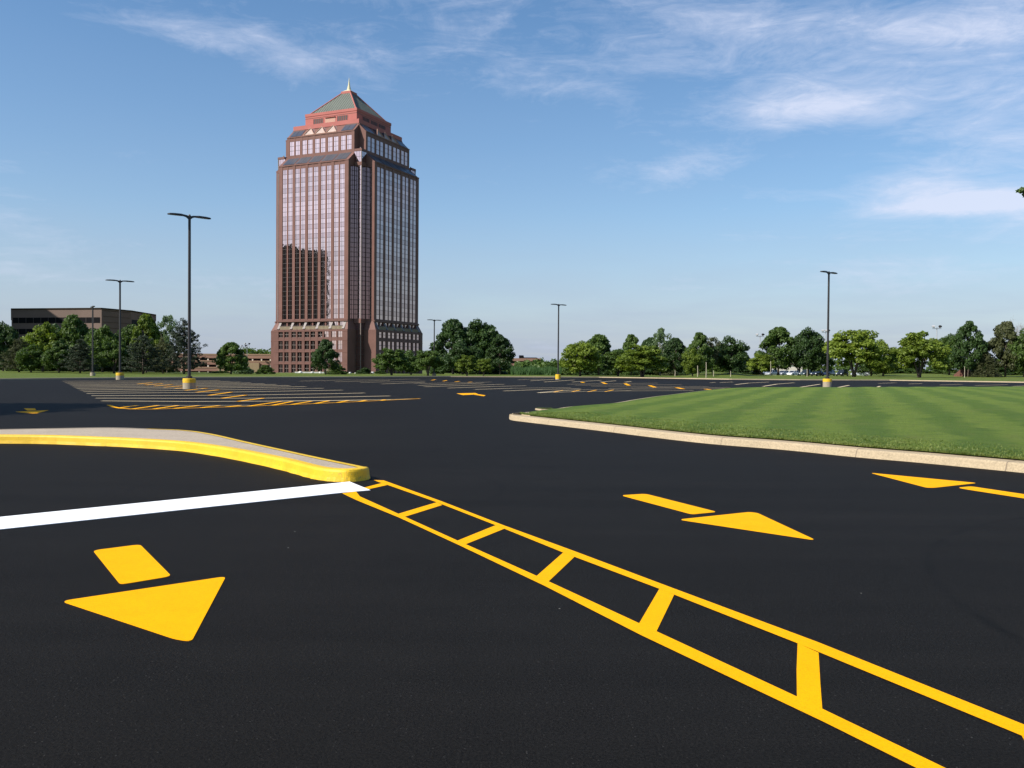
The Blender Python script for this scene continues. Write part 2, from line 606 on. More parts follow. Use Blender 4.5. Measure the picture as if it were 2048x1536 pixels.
mpp.inputs["Rotation"].default_value = (0, R(-17), 0)
mpp.inputs["Scale"].default_value = (3.2, 3.2, 10.5)
nt.links.new(D, mpp.inputs[0])
puff = noise(nt, mpp.outputs[0], 1.6, 12, 0.66, 0.55)
wisp = noise(nt, mpp.outputs[0], 4.5, 10, 0.7, 1.4)
blobs = [  # px, py, half width px, half height px, weight
    (1720, 100, 480, 130, 0.95), (2040, 230, 250, 150, 0.95), (1350, 50, 260, 90, 0.6),
    (1630, 218, 150, 34, 1.15), (1375, 332, 150, 34, 1.05), (1845, 376, 120, 36, 1.15), (1910, 412, 200, 22, 1.45), (2030, 400, 90, 30, 0.6),
    (610, 120, 170, 45, 0.85), (440, 85, 150, 35, 0.8), (280, 40, 200, 35, 0.75), (900, -10, 500, 40, 0.6), (1090, 165, 190, 45, 0.66), (900, 70, 300, 60, 0.3),
    (1590, 395, 110, 18, 0.65), (1500, 478, 160, 16, 0.4), (1850, 545, 450, 60, 0.62), (300, 550, 500, 45, 0.5), (260, 305, 120, 30, 0.28), (1980, 20, 250, 60, 0.9),
    (-900, 200, 700, 250, 1.0), (3200, 150, 900, 300, 1.0)]
acc = None
for bx, by, hw, hh, wt in blobs + [(None, 14, 700, 420, 2.2)]:
    if bx is None:   # bright cloud bank added out of view, west-south-west, to brighten the mirror glass
        d0 = Vector((math.sin(R(241)) * math.cos(R(by)), math.cos(R(241)) * math.cos(R(by)), math.sin(R(by))))
        L = 1.0
    else:
        d0 = ray(bx, by)
        L = d0.length
    d0 = d0.normalized()
    sx, sz = hw / FPX / L, hh / FPX / L
    sub = N(nt, "ShaderNodeVectorMath", operation='SUBTRACT')
    nt.links.new(D, sub.inputs[0])
    sub.inputs[1].default_value = d0
    # local axes of the blob on the sphere
    ax = Vector((d0.y, -d0.x, 0)).normalized()
    az = ax.cross(d0).normalized()
    da = N(nt, "ShaderNodeVectorMath", operation='DOT_PRODUCT')
    nt.links.new(sub.outputs[0], da.inputs[0])
    da.inputs[1].default_value = ax / sx
    db = N(nt, "ShaderNodeVectorMath", operation='DOT_PRODUCT')
    nt.links.new(sub.outputs[0], db.inputs[0])
    db.inputs[1].default_value = az / sz
    dc = N(nt, "ShaderNodeVectorMath", operation='DOT_PRODUCT')
    nt.links.new(sub.outputs[0], dc.inputs[0])
    dc.inputs[1].default_value = d0 / 0.8
    r2 = math_n(nt, 'ADD', math_n(nt, 'ADD', math_n(nt, 'MULTIPLY', da.outputs["Value"], da.outputs["Value"]),
                math_n(nt, 'MULTIPLY', db.outputs["Value"], db.outputs["Value"])), math_n(nt, 'MULTIPLY', dc.outputs["Value"], dc.outputs["Value"]))
    g = math_n(nt, 'MULTIPLY', math_n(nt, 'EXPONENT', math_n(nt, 'MULTIPLY', r2, -1.0)), wt)
    acc = g if acc is None else math_n(nt, 'ADD', acc, g)
tex = math_n(nt, 'ADD', math_n(nt, 'ADD', math_n(nt, 'MULTIPLY', cir.outputs["Fac"], 0.25), math_n(nt, 'MULTIPLY', puff.outputs["Fac"], 0.47)), math_n(nt, 'MULTIPLY', wisp.outputs["Fac"], 0.28))
tex2 = math_n(nt, 'ADD', tex, math_n(nt, 'MULTIPLY', math_n(nt, 'SUBTRACT', soft.outputs["Fac"], 0.5), 0.25))
den = math_n(nt, 'ADD', math_n(nt, 'SUBTRACT', math_n(nt, 'MULTIPLY', tex2, 1.5), 0.875), math_n(nt, 'MULTIPLY', acc, 0.265))
cl = ramp(nt, math_n(nt, 'MULTIPLY', den, 2.4, True), [(0.0, 0.0), (0.2, 0.09), (0.55, 0.33), (1.0, 0.80)])
# pale low band towards the horizon (thin high haze)
hz = ramp(nt, sep.outputs[2], [(0.0, 0.85), (0.08, 0.60), (0.17, 0.26), (0.36, 0.10)])
hz2 = math_n(nt, 'MULTIPLY', hz.outputs[0], math_n(nt, 'ADD', math_n(nt, 'MULTIPLY', soft.outputs["Fac"], 0.5), 0.75))
graded = N(nt, "ShaderNodeHueSaturation")
graded.inputs["Saturation"].default_value = 1.26
graded.inputs["Hue"].default_value = 0.499
graded.inputs["Value"].default_value = 1.22
nt.links.new(sky.outputs[0], graded.inputs["Color"])
HAZE_C = (3.2, 3.8, 5.2)
CLOUD_C = (6.3, 6.7, 8.1)
c1 = mixc(nt, hz2, graded.outputs[0], HAZE_C)
sdot = N(nt, "ShaderNodeVectorMath", operation='DOT_PRODUCT')
nt.links.new(D, sdot.inputs[0])
sdot.inputs[1].default_value = (math.sin(R(SUN_AZ)) * math.cos(R(SUN_EL)), math.cos(R(SUN_AZ)) * math.cos(R(SUN_EL)), math.sin(R(SUN_EL)))
glow = math_n(nt, 'MULTIPLY', math_n(nt, 'POWER', math_n(nt, 'MAXIMUM', sdot.outputs["Value"], 0.0), 4.0), 1.6)
gl1 = math_n(nt, 'ADD', glow, 1.0)
cv = N(nt, "ShaderNodeCombineColor")
for i_, q_ in enumerate(CLOUD_C):
    nt.links.new(math_n(nt, 'MULTIPLY', gl1, q_), cv.inputs[i_])
c2 = mixc(nt, cl.outputs[0], c1, cv.outputs[0])
nt.links.new(c2, bg.inputs[0])
nt.links.new(bg.outputs[0], wo.inputs[0])

sd = bpy.data.lights.new("sun", 'SUN')
sd.energy = 4.9
sd.angle = R(0.53)
sd.color = (1.0, 0.95, 0.87)
so = bpy.data.objects.new("sun", sd)
col.objects.link(so)
sdir = Vector((math.sin(R(SUN_AZ)) * math.cos(R(SUN_EL)), math.cos(R(SUN_AZ)) * math.cos(R(SUN_EL)), math.sin(R(SUN_EL))))
so.rotation_euler = sdir.to_track_quat('Z', 'Y').to_euler()
so.location = sdir * 300
scene.view_settings.view_transform = 'Standard'
scene.view_settings.look = 'None'
scene.view_settings.exposure = 0.45
scene.view_settings.gamma = 1.0
scene.cycles.max_bounces = 5
scene.cycles.diffuse_bounces = 2
scene.cycles.glossy_bounces = 3
scene.cycles.transmission_bounces = 3

# ------------------------------------------------------------------ ground: asphalt, far kerb, terrain
edge_px = [(-260, 764), (-100, 761.5), (0, 760), (122, 758.5), (300, 756.8), (500, 755.8), (700, 755), (900, 754), (1110, 755), (1200, 755.3),
           (1349, 757.5), (1460, 759.4), (1600, 760.5), (1700, 761), (1780, 761.3), (2048, 765.5), (2150, 767.5), (2400, 774)]
edge = [G(*p) for p in edge_px]
edge_b = [(math.atan2(p.x, p.y), math.hypot(p.x, p.y)) for p in edge]


def edge_r(b):
    if b <= edge_b[0][0]:
        t = min(1, (edge_b[0][0] - b) / 0.8)
        return edge_b[0][1] * (1 - t) + 90 * t
    if b >= edge_b[-1][0]:
        t = min(1, (b - edge_b[-1][0]) / 0.8)
        return edge_b[-1][1] * (1 - t) + 90 * t
    for (b0, r0), (b1, r1) in zip(edge_b, edge_b[1:]):
        if b0 <= b <= b1:
            return r0 + (r1 - r0) * (b - b0) / (b1 - b0)


def terrain(X, Y):
    r = math.hypot(X, Y)
    b = math.atan2(X, Y)
    s = math.tan(max(-1.2, min(1.2, b)))
    z = 0.14
    front = sstep(-1.4, -1.0, b) * (1 - sstep(1.0, 1.4, b))
    centre = (1 - sstep(0.02, 0.20, s))
    z += -3.2 * sstep(185, 320, Y) * centre * front
    z += -1.2 * sstep(185, 320, Y) * (1 - centre) * (1 - sstep(0.30, 0.40, s)) * front * 0.4
    # berm in front of the far car park and the rise at the right
    amp = 0.85 - 0.60 * sstep(0.24, 0.27, s) - 0.15 * sstep(0.31, 0.335, s) - 0.10 * sstep(0.36, 0.38, s)
    z += amp * math.exp(-((Y - 196) / 18) ** 2) * sstep(0.185, 0.215, s)
    z += 1.15 * sstep(205, 300, Y) * sstep(0.395, 0.43, s) * front
    z += 0.10 * math.sin(X * 0.07 + 1) * math.sin(Y * 0.05) * sstep(140, 200, r)
    if r < 170:
        z = 0.14 + (z - 0.14) * sstep(0, 30, r - edge_r(b))
    return z


NB = 720
bear = sorted(set([-math.pi + 2 * math.pi * i / 360 for i in range(360)] + [R(-36) + R(72) * i / 359 for i in range(360)]))
mb = MB()
ring = [(math.sin(b) * edge_r(b), math.cos(b) * edge_r(b)) for b in bear]
v0 = len(mb.v)
mb.v.append((0, 0, 0))
for x, y in ring:
    mb.v.append((x, y, 0))
ia = mb.mat(M['asphalt'])
nb = len(ring)
for i in range(nb):
    mb.f.append((0, 1 + (i + 1) % nb, 1 + i))
    mb.mi.append(ia)
o = mb.build("parking_lot")
tag(o, "freshly sealed black asphalt of the wide parking lot", kind="structure")

mb = MB()
dist = [0.30, 3, 7, 12, 18, 25, 33, 42, 52, 64, 78, 94, 112, 132, 155, 180, 210, 250, 310, 400, 550, 800, 1300, 2500, 6000]
ig = mb.mat(M['grass'])
for b in bear:
    r0 = edge_r(b)
    for d in dist:
        x, y = math.sin(b) * (r0 + d), math.cos(b) * (r0 + d)
        mb.v.append((x, y, terrain(x, y) if d > 0.31 else 0.148))
nd = len(dist)
for i in range(nb):
    j = (i + 1) % nb
    for k in range(nd - 1):
        mb.f.append((i * nd + k, j * nd + k, j * nd + k + 1, i * nd + k + 1))
        mb.mi.append(ig)
o = mb.build("grass_ground", smooth=True)
for p in o.data.polygons:
    pass
o.data.flip_normals()
tag(o, "green grass land beyond the far edge of the parking lot", kind="structure")

# far kerb as a thin raised ring
mb = MB()
for i in range(nb):
    j = (i + 1) % nb
    if abs(bear[i]) > R(40) or abs(bear[j]) > R(40):
        continue
    q = []
    for b in (bear[i], bear[j]):
        r0 = edge_r(b)
        for rr, z in ((r0 - 0.02, -0.02), (r0, 0.13), (r0 + 0.03, 0.15), (r0 + 0.36, 0.155)):
            q.append((math.sin(b) * rr, math.cos(b) * rr, z))
    for k in range(3):
        mb.face([q[k], q[k + 1], q[k + 5], q[k + 4]][::-1], M['curb'])
o = mb.build("far_kerb")
tag(o, "long pale concrete kerb along the far edge of the lot", kind="structure")


def terrain_hit(px, py, z0=0.14):
    d = ray(px, py)
    Y = 100.0
    for _ in range(4000):
        p = Vector((d.x * Y / d.y, Y, CAMH + d.z * Y / d.y))
        if p.z <= terrain(p.x, p.y):
            return p
        Y += 0.25
    return p


# ------------------------------------------------------------------ left kerbed island
fb = [(-420, 884), (-200, 886), (0, 887), (94, 888), (187.5, 891.5), (250, 894.2), (351.6, 901), (422, 910.6), (488, 923), (562.5, 940), (609, 953), (633, 959)]
nose = [(660, 962.6), (687.5, 963.9), (708, 963.2), (725, 961.4), (735, 959.4), (739.5, 956.8)]
bk = [(733, 932.8), (718.8, 929.8), (640.6, 913.8), (562.5, 897), (492, 881.7), (429.7, 867.7), (375, 860.2), (300, 857), (218.8, 854.6), (117, 856), (0, 858), (-200, 862), (-420, 867)]
CH = 0.17
front = [G(*p) for p in fb]
nosep = [G(*p) for p in nose]
back = [G(p[0], p[1], CH) for p in bk]
frontc = catmull([(p.x, p.y, 0) for p in front + nosep], 5)
backc = catmull([(p.x, p.y, 0) for p in back], 5)
# a small turn joins nose and back edge
j0, j1 = frontc[-1], backc[0]
outline = [(p.x, p.y) for p in frontc] + [(p.x, p.y) for p in backc]


def inset(pts, d):
    n = len(pts)
    out = []
    for i in range(n):
        a, b, c = Vector(pts[i - 1]), Vector(pts[i]), Vector(pts[(i + 1) % n])
        t1 = (b - a)
        t2 = (c - b)
        if t1.length < 1e-5:
            t1 = t2
        if t2.length < 1e-5:
            t2 = t1
        t = (t1.normalized() + t2.normalized())
        t.normalize()
        nrm = Vector((-t.y, t.x))
        out.append((b.x + nrm.x * d, b.y + nrm.y * d))
    return out


area = sum(outline[i - 1][0] * outline[i][1] - outline[i][0] * outline[i - 1][1] for i in range(len(outline)))
sg = 1 if area > 0 else -1
root = empty("kerbed_island", (0, 0, 0))
tag(root, "long curved traffic island with beige concrete top and bright yellow kerb", "traffic island")
mb = MB()
n = len(outline)
nf = len(frontc)
rings = []
for d, z in ((-0.012, -0.01), (0.004, 0.06), (0.012, CH - 0.035), (0.024, CH - 0.010), (0.045, CH), (0.15, CH + 0.002)):
    ins = inset(outline, sg * d)
    ring_ = []
    for i, (x, y) in enumerate(ins):
        jig = 0.0
        if z < 0.03:
            jig = 0.012 * math.sin(i * 2.1) * random.random()
        ring_.append((x + jig, y + jig, z))
    rings.append(ring_)
for k in range(len(rings) - 1):
    for i in range(n):
        j = (i + 1) % n
        # the back kerb beyond the bend is unpainted concrete
        back_i = i - nf
        unp = back_i > 34 and True
        mt = M['island'] if unp else M['curb_yellow']
        f = [rings[k][i], rings[k][j], rings[k + 1][j], rings[k + 1][i]]
        mb.face(f if sg > 0 else f[::-1], mt)
o = mb.build("kerb", root, smooth=True)
tag(o, "painted bright yellow with chipped spots")
mb = MB()
inn = [(x, y) for x, y, z in rings[-1]]
# strip of the top: bridge front and back halves
fr = inn[:nf]
bkk = inn[nf:][::-1]


def resample(pl, k):
    P = [Vector(p) for p in pl]
    L = [0]
    for a, b in zip(P, P[1:]):
        L.append(L[-1] + (b - a).length)
    out = []
    j = 0
    for i in range(k):
        t = L[-1] * i / (k - 1)
        while j < len(L) - 2 and L[j + 1] < t:
            j += 1
        u = (t - L[j]) / max(1e-6, L[j + 1] - L[j])
        out.append(P[j].lerp(P[j + 1], u))
    return out


K = 160
fr2, bk2 = resample(fr, K), resample(bkk, K)
for i in range(K - 1):
    for s0, s1 in ((0, 0.5), (0.5, 1)):
        a, b = fr2[i].lerp(bk2[i], s0), fr2[i + 1].lerp(bk2[i + 1], s0)
        c, d = fr2[i + 1].lerp(bk2[i + 1], s1), fr2[i].lerp(bk2[i], s1)
        mb.face([(a.x, a.y, CH - 0.004), (b.x, b.y, CH - 0.004), (c.x, c.y, CH - 0.004), (d.x, d.y, CH - 0.004)], M['island'])
inn_poly = mb.build("island_top", root)

# ------------------------------------------------------------------ painted markings
PZ = 0.004


def flat_poly(name, polys, mat, z=PZ, rnd=0.0, parent=None):
    mb = MB()
    for P in polys:
        pts = [(G(*p).x, G(*p).y) for p in P]
        if rnd:
            pts = round_poly(pts, rnd)
        slab(mb, pts, 0.0005, z, mat)
    return mb.build(name, parent)


o = flat_poly("stop_line", [[(-420, 1077.5), (0, 1034.8), (350, 999.5), (699.2, 963.9), (741, 981), (683.6, 986), (0, 1059.5), (-420, 1106)]], M['white'], 0.006)
tag(o, "broad white stop line painted across the asphalt up to the island tip", "stop line")

# ladder-shaped painted median
upo = [(747.6, 960.5), (767.5, 961.2), (883.7, 1003.2), (1006.7, 1051), (1146.8, 1102.3), (1349, 1178.3), (1634.8, 1285), (2048, 1450.6), (2330, 1563)]
upi = [(757, 964.5), (774.3, 970), (873.4, 1005), (991, 1051), (1126.3, 1105.8), (1319, 1178.6), (1595.4, 1287.8), (2044.7, 1473.3), (2330, 1591)]
loo = [(683.7, 987), (712.8, 1000.8), (798, 1035.7), (914.4, 1089.3), (1088.7, 1172.4), (1282.8, 1271.7), (1647, 1445), (1829.4, 1536), (2130, 1688)]
loi = [(712, 983.5), (720, 993.5), (796.5, 1028), (915, 1081.8), (1073.3, 1152.6), (1278.4, 1247.6), (1594.2, 1394.7), (1887.4, 1536), (2190, 1682)]
bars = [[(764, 966.3), (774.3, 970.3), (735, 979), (728, 975.5)],
        [(873.4, 1005), (884, 1010.5), (809, 1034), (796.5, 1028)],
        [(991, 1051), (1008, 1058), (930.8, 1089), (915, 1081.8)],
        [(1126.3, 1105.8), (1148.5, 1114.3), (1097.3, 1163), (1073.3, 1152.6)],
        [(1319, 1178), (1347.8, 1190.5), (1312.6, 1263.4), (1278.4, 1247.6)],
        [(1595.4, 1287.8), (1636.9, 1306.5), (1640.5, 1370), (1644.3, 1419.5), (1594.2, 1394.7), (1593.5, 1340)],
        [(2044.7, 1473.3), (2105, 1500), (2230, 1705), (2160, 1672)]]
root = empty("painted_median", G(1100, 1130))
tag(root, "ladder-shaped yellow painted median running from the island tip to the lower right corner", "road marking")
o = MB()
inv = root.location


def strip(mb, A, B, z, mat):
    for i in range(len(A) - 1):
        a, b, c, d = G(*A[i]), G(*A[i + 1]), G(*B[i + 1]), G(*B[i])
        mb.face([(p.x - inv.x, p.y - inv.y, z) for p in (d, c, b, a)], mat)


mb = MB()
strip(mb, upo, upi, PZ, M['yellow'])
mb.build("edge_line", root)
mb = MB()
strip(mb, loi, loo, PZ, M['yellow'])
mb.build("edge_line", root)
for b in bars:
    mb = MB()
    pts = [(G(*p).x - inv.x, G(*p).y - inv.y) for p in b]
    # let the bar run a little under the edge lines
    c = Vector((sum(p[0] for p in pts) / len(pts), sum(p[1] for p in pts) / len(pts)))
    pts = [tuple(c + (Vector(p) - c) * 1.012) for p in pts]
    slab(mb, pts, 0.0005, PZ - 0.0012, M['yellow'])
    mb.build("cross_bar", root)


def arrow(head, stem, label, r=0.05):
    c = Vector((0, 0, 0))
    for p in head:
        c += G(*p)
    c /= len(head)
    root = empty("road_arrow", c)
    tag(root, label, "road arrow", "yellow arrows painted on the lot")
    for nm, P in (("arrow_head", head), ("arrow_stem", stem)):
        mb = MB()
        pts = [(G(*p).x - c.x, G(*p).y - c.y) for p in P]
        slab(mb, round_poly(pts, r, 5), 0.0005, PZ, M['yellow'])
        mb.build(nm, root)


arrow([(122, 1203), (452, 1153.5), (383, 1284), (350, 1279)], [(186, 1101.5), (280, 1089.5), (343, 1153), (241, 1170)],
      "large yellow arrow nearest the camera pointing towards the bottom of the picture", 0.07)
arrow([(1357, 1039.5), (1499, 1024.5), (1515, 1026.5), (1632, 1081)], [(1242, 991), (1291, 988), (1435, 1024.5), (1385, 1029.2)],
      "yellow arrow pointing lower right between the painted median and the lawn", 0.08)
arrow([(1741, 946), (1955, 966.4), (1870, 975.8), (1853, 975.4)], [(1915, 975.6), (1942, 973), (2130, 1001), (2130, 1009.5), (1934, 979)],
      "yellow arrow pointing left beside the lawn kerb with its stem cut by the frame", 0.08)
arrow([(30, 823.8), (98, 820.3), (74, 826.6), (66, 826.8)], [(47.5, 816.9), (70, 816.8), (72.5, 820.3), (55, 821.3)],
      "flat looking yellow arrow in the tree shadow at the left edge", 0.08)
arrow([(913, 786.9), (951, 786.0), (957, 788.6), (926, 790.2)], [(948, 789.3), (958, 788.7), (971, 790.6), (968, 792.4)],
      "small distant yellow arrow alone on open asphalt in the middle", 0.06)


def seg_poly(P, wd):
    pts = [G(*p) for p in P]
    L = offset_line(pts, wd / 2)
    Rr = offset_line(pts, -wd / 2)
    return L, Rr


def line_obj(name, P, wd, mat, label, cat, group=None, z=0.003):
    L, Rr = seg_poly(P, wd)
    c = ((L[0][0] + L[-1][0]) / 2, (L[0][1] + L[-1][1]) / 2)
    mb = MB()
    for i in range(len(L) - 1):
        q = [L[i], Rr[i], Rr[i + 1], L[i + 1]]
        mb.face([(p[0] - c[0], p[1] - c[1], z) for p in q], mat)
    o = mb.build(name)
    o.location = (c[0], c[1], 0)
    tag(o, label, cat, group)
    return o


ORD = ["nearest", "second nearest", "third nearest", "fourth nearest", "fifth nearest", "sixth nearest", "seventh nearest",
       "eighth nearest", "ninth nearest", "tenth nearest", "eleventh nearest", "twelfth nearest", "farthest"]
rowsL = [[(203.3, 801.8), (380, 803), (545, 802.3), (680, 800.8), (780, 799.2)],
         [(191.5, 796.3), (380, 796.7), (528, 796.3), (680, 793.9), (779.9, 791.9)],
         [(182.8, 791.4), (380, 790.9), (493, 790.2), (680, 787), (729.4, 786)],
         [(173.2, 787), (380, 784.9), (465, 784.1), (685.4, 780.2)],
         [(166.6, 783.4), (380, 780.6), (438.6, 779.8), (646.6, 776.5)],
         [(160, 780.2), (415, 776.5), (611.4, 773.3)], [(152.7, 777), (395, 773.8), (579.2, 770.9)], [(148, 774.3), (368, 771.5), (552.8, 768.7)],
         [(144, 771.8), (345, 769.2), (528, 767.2)], [(139.5, 769.6), (501.6, 765.6)], [(133.7, 767), (480, 764)], [(130, 764.8), (460, 762.6)], [(125, 762.3), (440, 761)]]
for i, P in enumerate(rowsL):
    line_obj("stall_line", P, 0.34 if i < 5 else 0.42, M['yellow_old'], "thin pale stall line, %s of the long lines in the left parking block" % ORD[i],
             "parking line", "stall lines of the left parking block")
diag = [[(475, 802.9), (528, 796.3)], [(443, 796.6), (492.8, 790.1)], [(416.6, 790.7), (464, 784.1)], [(392.5, 784.5), (438.6, 779.7)],
        [(370, 780.7), (415, 776.3)], [(350, 777.2), (395, 773.8)], [(328, 774.5), (368, 771.5)], [(308, 772.1), (345, 769.1)],
        [(290, 770), (325, 767)], [(275, 768), (305, 765.3)]]
for i, P in enumerate(diag):
    line_obj("diagonal_bar", P, 0.2, M['yellow'], "short yellow diagonal bar, %s in the aisle of the left parking block" % ORD[i],
             "parking line", "diagonal bars down the middle of the left block", 0.0045)

# hatched island at the front of the left block
root = empty("hatched_end_island", G(450, 808))
tag(root, "long pointed yellow hatched island painted in front of the left parking block", "road marking")
inv = root.location


def part_line(name, P, wd, mat, z, parent, cc):
    L, Rr = seg_poly(P, wd)
    mb = MB()
    for i in range(len(L) - 1):
        mb.face([(p[0] - cc.x, p[1] - cc.y, z) for p in (L[i], Rr[i], Rr[i + 1], L[i + 1])], mat)
    return mb.build(name, parent)


part_line("outline", [(217, 810), (225, 813.4), (240, 816.6), (262, 818.2), (300, 818.6), (400, 815.8), (500, 812.5), (600, 808.6), (700, 804.2), (840, 797.3)], 0.16, M['yellow'], 0.0062, root, inv)
part_line("outline", [(222, 810.4), (380, 811), (500, 810.6)], 0.16, M['yellow_old'], 0.0052, root, inv)
part_line("outline", [(560, 802.6), (700, 801), (840, 797.5)], 0.16, M['yellow_old'], 0.0052, root, inv)
hat = [((234.8, 816.3), (277, 810.6)), ((265.5, 817.8), (316.8, 810.9)), ((308, 817.8), (357.8, 810.8)), ((349, 816.8), (400, 810.8)),
       ((402, 815.3), (438.6, 811.2)), ((453, 813.8), (481, 810.9)), ((497, 812.4), (561.6, 802.9)), ((542.6, 811), (585, 802.9)),
       ((582, 809.2), (623, 802.5)), ((629, 807.4), (658, 801.6)), ((673.7, 805.4), (697, 801)), ((717.6, 803.3), (732.3, 800.4)), ((761.6, 801.4), (770.4, 799.2))]
for a, b in hat:
    part_line("hatch_bar", [a, b], 0.17, M['yellow'], 0.0042, root, inv)

rowsM = [[(1007, 782), (1083, 779), (1160.7, 777.2)], [(949, 779), (1026, 776.4), (1141.7, 775.3)], [(895.6, 776.2), (980, 773.2), (1052.3, 771.4)],
         [(848, 773.6), (1008.4, 768.4)], [(836.3, 770.9), (967.4, 766.2)], [(827.5, 767.4), (983.5, 764)], [(763, 768), (850, 764.6)],
         [(720, 765), (850, 762.2)], [(670, 763.6), (780, 761)], [(600, 762.2), (700, 759.8)], [(700, 760.2), (840, 758.2)]]
for i, P in enumerate(rowsM):
    line_obj("stall_line", P, 0.26 if i < 5 else 0.22, M['yellow_old'], "faint stall line, %s of those in the middle parking block" % ORD[i],
             "parking line", "stall lines of the middle parking block")
tickM = [[(937, 764.4), (944, 763.8)], [(910, 763.6), (919, 762.4)], [(886, 762.2), (894, 760.7)], [(862.7, 760.6), (871, 759.2)]]
for i, P in enumerate(tickM):
    line_obj("diagonal_bar", P, 0.25, M['yellow'], "tiny yellow bar, %s of four in the middle parking block" % ["rightmost", "second from the right", "second from the left", "leftmost"][i],
             "parking line", "small bars of the middle block", 0.0045)

root = empty("hatched_end_island", G(1180, 782))
tag(root, "narrow tan hatched island painted at the near end of the right parking block", "road marking")
inv = root.location
part_line("outline", [(1076.5, 785.7), (1120, 784.4), (1160, 783.2), (1210, 782.4), (1260, 781.9), (1330, 781.6), (1387, 781.2)], 0.24, M['yellow_old'], 0.0062, root, inv)
part_line("outline", [(1076.5, 785.5), (1120, 781.6), (1160, 779.6), (1210, 779.0), (1262, 780.9)], 0.24, M['yellow_old'], 0.0052, root, inv)
for k in range(4):
    x = 1108 + k * 34
    part_line("hatch_bar", [(x, 784.2 - 0.28 * k), (x + 17, 780.6 - 0.25 * k)], 0.14, M['yellow'], 0.0042, root, inv)
rowsR = [[(1262.5, 778.3), (1400, 777.6), (1452, 777.1)], [(1217, 776.8), (1340, 775.0), (1460, 775.0)], [(1182, 772.4), (1300, 773.0), (1417.8, 772.8)], [(1150, 770.4), (1363.6, 769.4)], [(1134.4, 768.4), (1315.3, 766.2)],
         [(1088, 764), (1149, 759.9)], [(1061, 761.6), (1108, 758.8)], [(1035.5, 759.4), (1090, 758.2)], [(1144, 764), (1202.5, 760.6)], [(1199.5, 764), (1231.8, 761.5)], [(1249.4, 764.4), (1262.5, 762.8)]]
for i, P in enumerate(rowsR[:5]):
    line_obj("stall_line", P, 0.26, M['yellow_old'], "long faint stall line, %s of those in the right parking block" % ORD[i],
             "parking line", "long stall lines of the right parking block")
for i, P in enumerate(rowsR[5:]):
    line_obj("stall_line", P, 0.26, M['yellow_old'], "short slanted stall line behind the right block, %s" % ["third from the left", "second from the left", "leftmost", "fourth from the left", "second from the right", "rightmost"][i],
             "parking line", "short stall lines behind the right parking block")
tickR = [[(1410.5, 778.0), (1420, 779.4)], [(1352.6, 775), (1366.5, 778)], [(1299, 770.9), (1310, 774.7)], [(1250, 767), (1258, 771)], [(1204.7, 764.8), (1212, 767.7)], [(1163, 764), (1167.3, 765.4)]]
for i, P in enumerate(tickR):
    line_obj("diagonal_bar", P, 0.36, M['yellow'], "bright yellow diagonal bar, %s of the row crossing the right parking block" % ORD[i],
             "parking line", "diagonal bars of the right parking block", 0.0045)
right = [[(1419.8, 765.4), (1431.5, 764.8)], [(1439.5, 765.2), (1466, 764)], [(1470.3, 769.2), (1496.7, 766.2), (1537.7, 764)], [(1526, 772.8), (1553.8, 768.2), (1589, 765.5)],
         [(1593.4, 775.5), (1640, 768.4)], [(1672.4, 775.5), (1698, 770.6)], [(1749, 776.4), (1760, 772.3)], [(1756.6, 766.8), (1792.6, 765.5)], [(1817, 768), (1843.7, 767)],
         [(1879.7, 769.8), (1925, 768.6)], [(1949.8, 771), (2016, 769.3)], [(2025.5, 772.4), (2070, 771)]]
for i, P in enumerate(right):
    line_obj("stall_line", P, 0.26, M['yellow_old'], "slanted stall line behind the striped lawn, %s" % ["leftmost of twelve", "second from the left", "third from the left", "fourth from the left",
             "fifth, just left of the lamp base", "sixth, just right of the lamp base", "seventh from the left", "fifth from the right", "fourth from the right", "third from the right", "second from the right", "rightmost"][i],
             "parking line", "stall lines behind the lawn")

# ------------------------------------------------------------------ lawn island with kerb
lf = [(1018, 837), (1020, 839.2), (1027, 841.2), (1045, 843.4), (1081.7, 847.8), (1188.6, 860.3), (1303.3, 874.6), (1418, 887.6), (1564, 899.5), (1710, 914.3), (1824.8, 924.2), (1939.5, 935.2), (2048, 946), (2200, 962), (2500, 996), (3300, 1062), (4300, 1120)]
lb = [(4300, 900), (3300, 800), (2700, 778), (2300, 773.6), (2048, 774.2), (1900, 774.8), (1700, 775.4), (1546, 775.6), (1480, 776), (1433.7, 778.6), (1390, 783.4), (1348, 788.6), (1304, 794), (1260, 800.6), (1222, 807), (1172, 811), (1131, 814.6), (1100, 819), (1087, 822), (1082, 825.6), (1060, 829.4), (1034, 831.8), (1022, 834.2)]
fpts = [G(*p) for p in lf]
bpts = [G(p[0], p[1], 0.13 if p[0] > 1095 else 0.05) for p in lb]
outl = catmull([(p.x, p.y, 0) for p in fpts], 6)
nfr = len(outl)
outl = [(p.x, p.y) for p in outl] + [(p.x, p.y) for p in catmull([(p.x, p.y, 0) for p in bpts], 4)]
area = sum(outl[i - 1][0] * outl[i][1] - outl[i][0] * outl[i - 1][1] for i in range(len(outl)))
sg = 1 if area > 0 else -1
root = empty("lawn_island", (0, 0, 0))
tag(root, "wide mown lawn island edged by a pale beige concrete kerb", "lawn island")
mb = MB()
prof = ((0.0, -0.01), (0.02, 0.05), (0.04, 0.115), (0.065, 0.142), (0.10, 0.15), (0.36, 0.156), (0.37, 0.10))
rg = [[(x, y, z) for x, y in inset(outl, sg * d)] for d, z in prof]
n = len(outl)
for k in range(len(rg) - 1):
    for i in range(n):
        j = (i + 1) % n
        f = [rg[k][i], rg[k][j], rg[k + 1][j], rg[k + 1][i]]
        mb.face(f if sg > 0 else f[::-1], M['curb'])
kerb_o = mb.build("kerb", root, smooth=True)
tag(kerb_o, "pale beige concrete, stained at the joints")
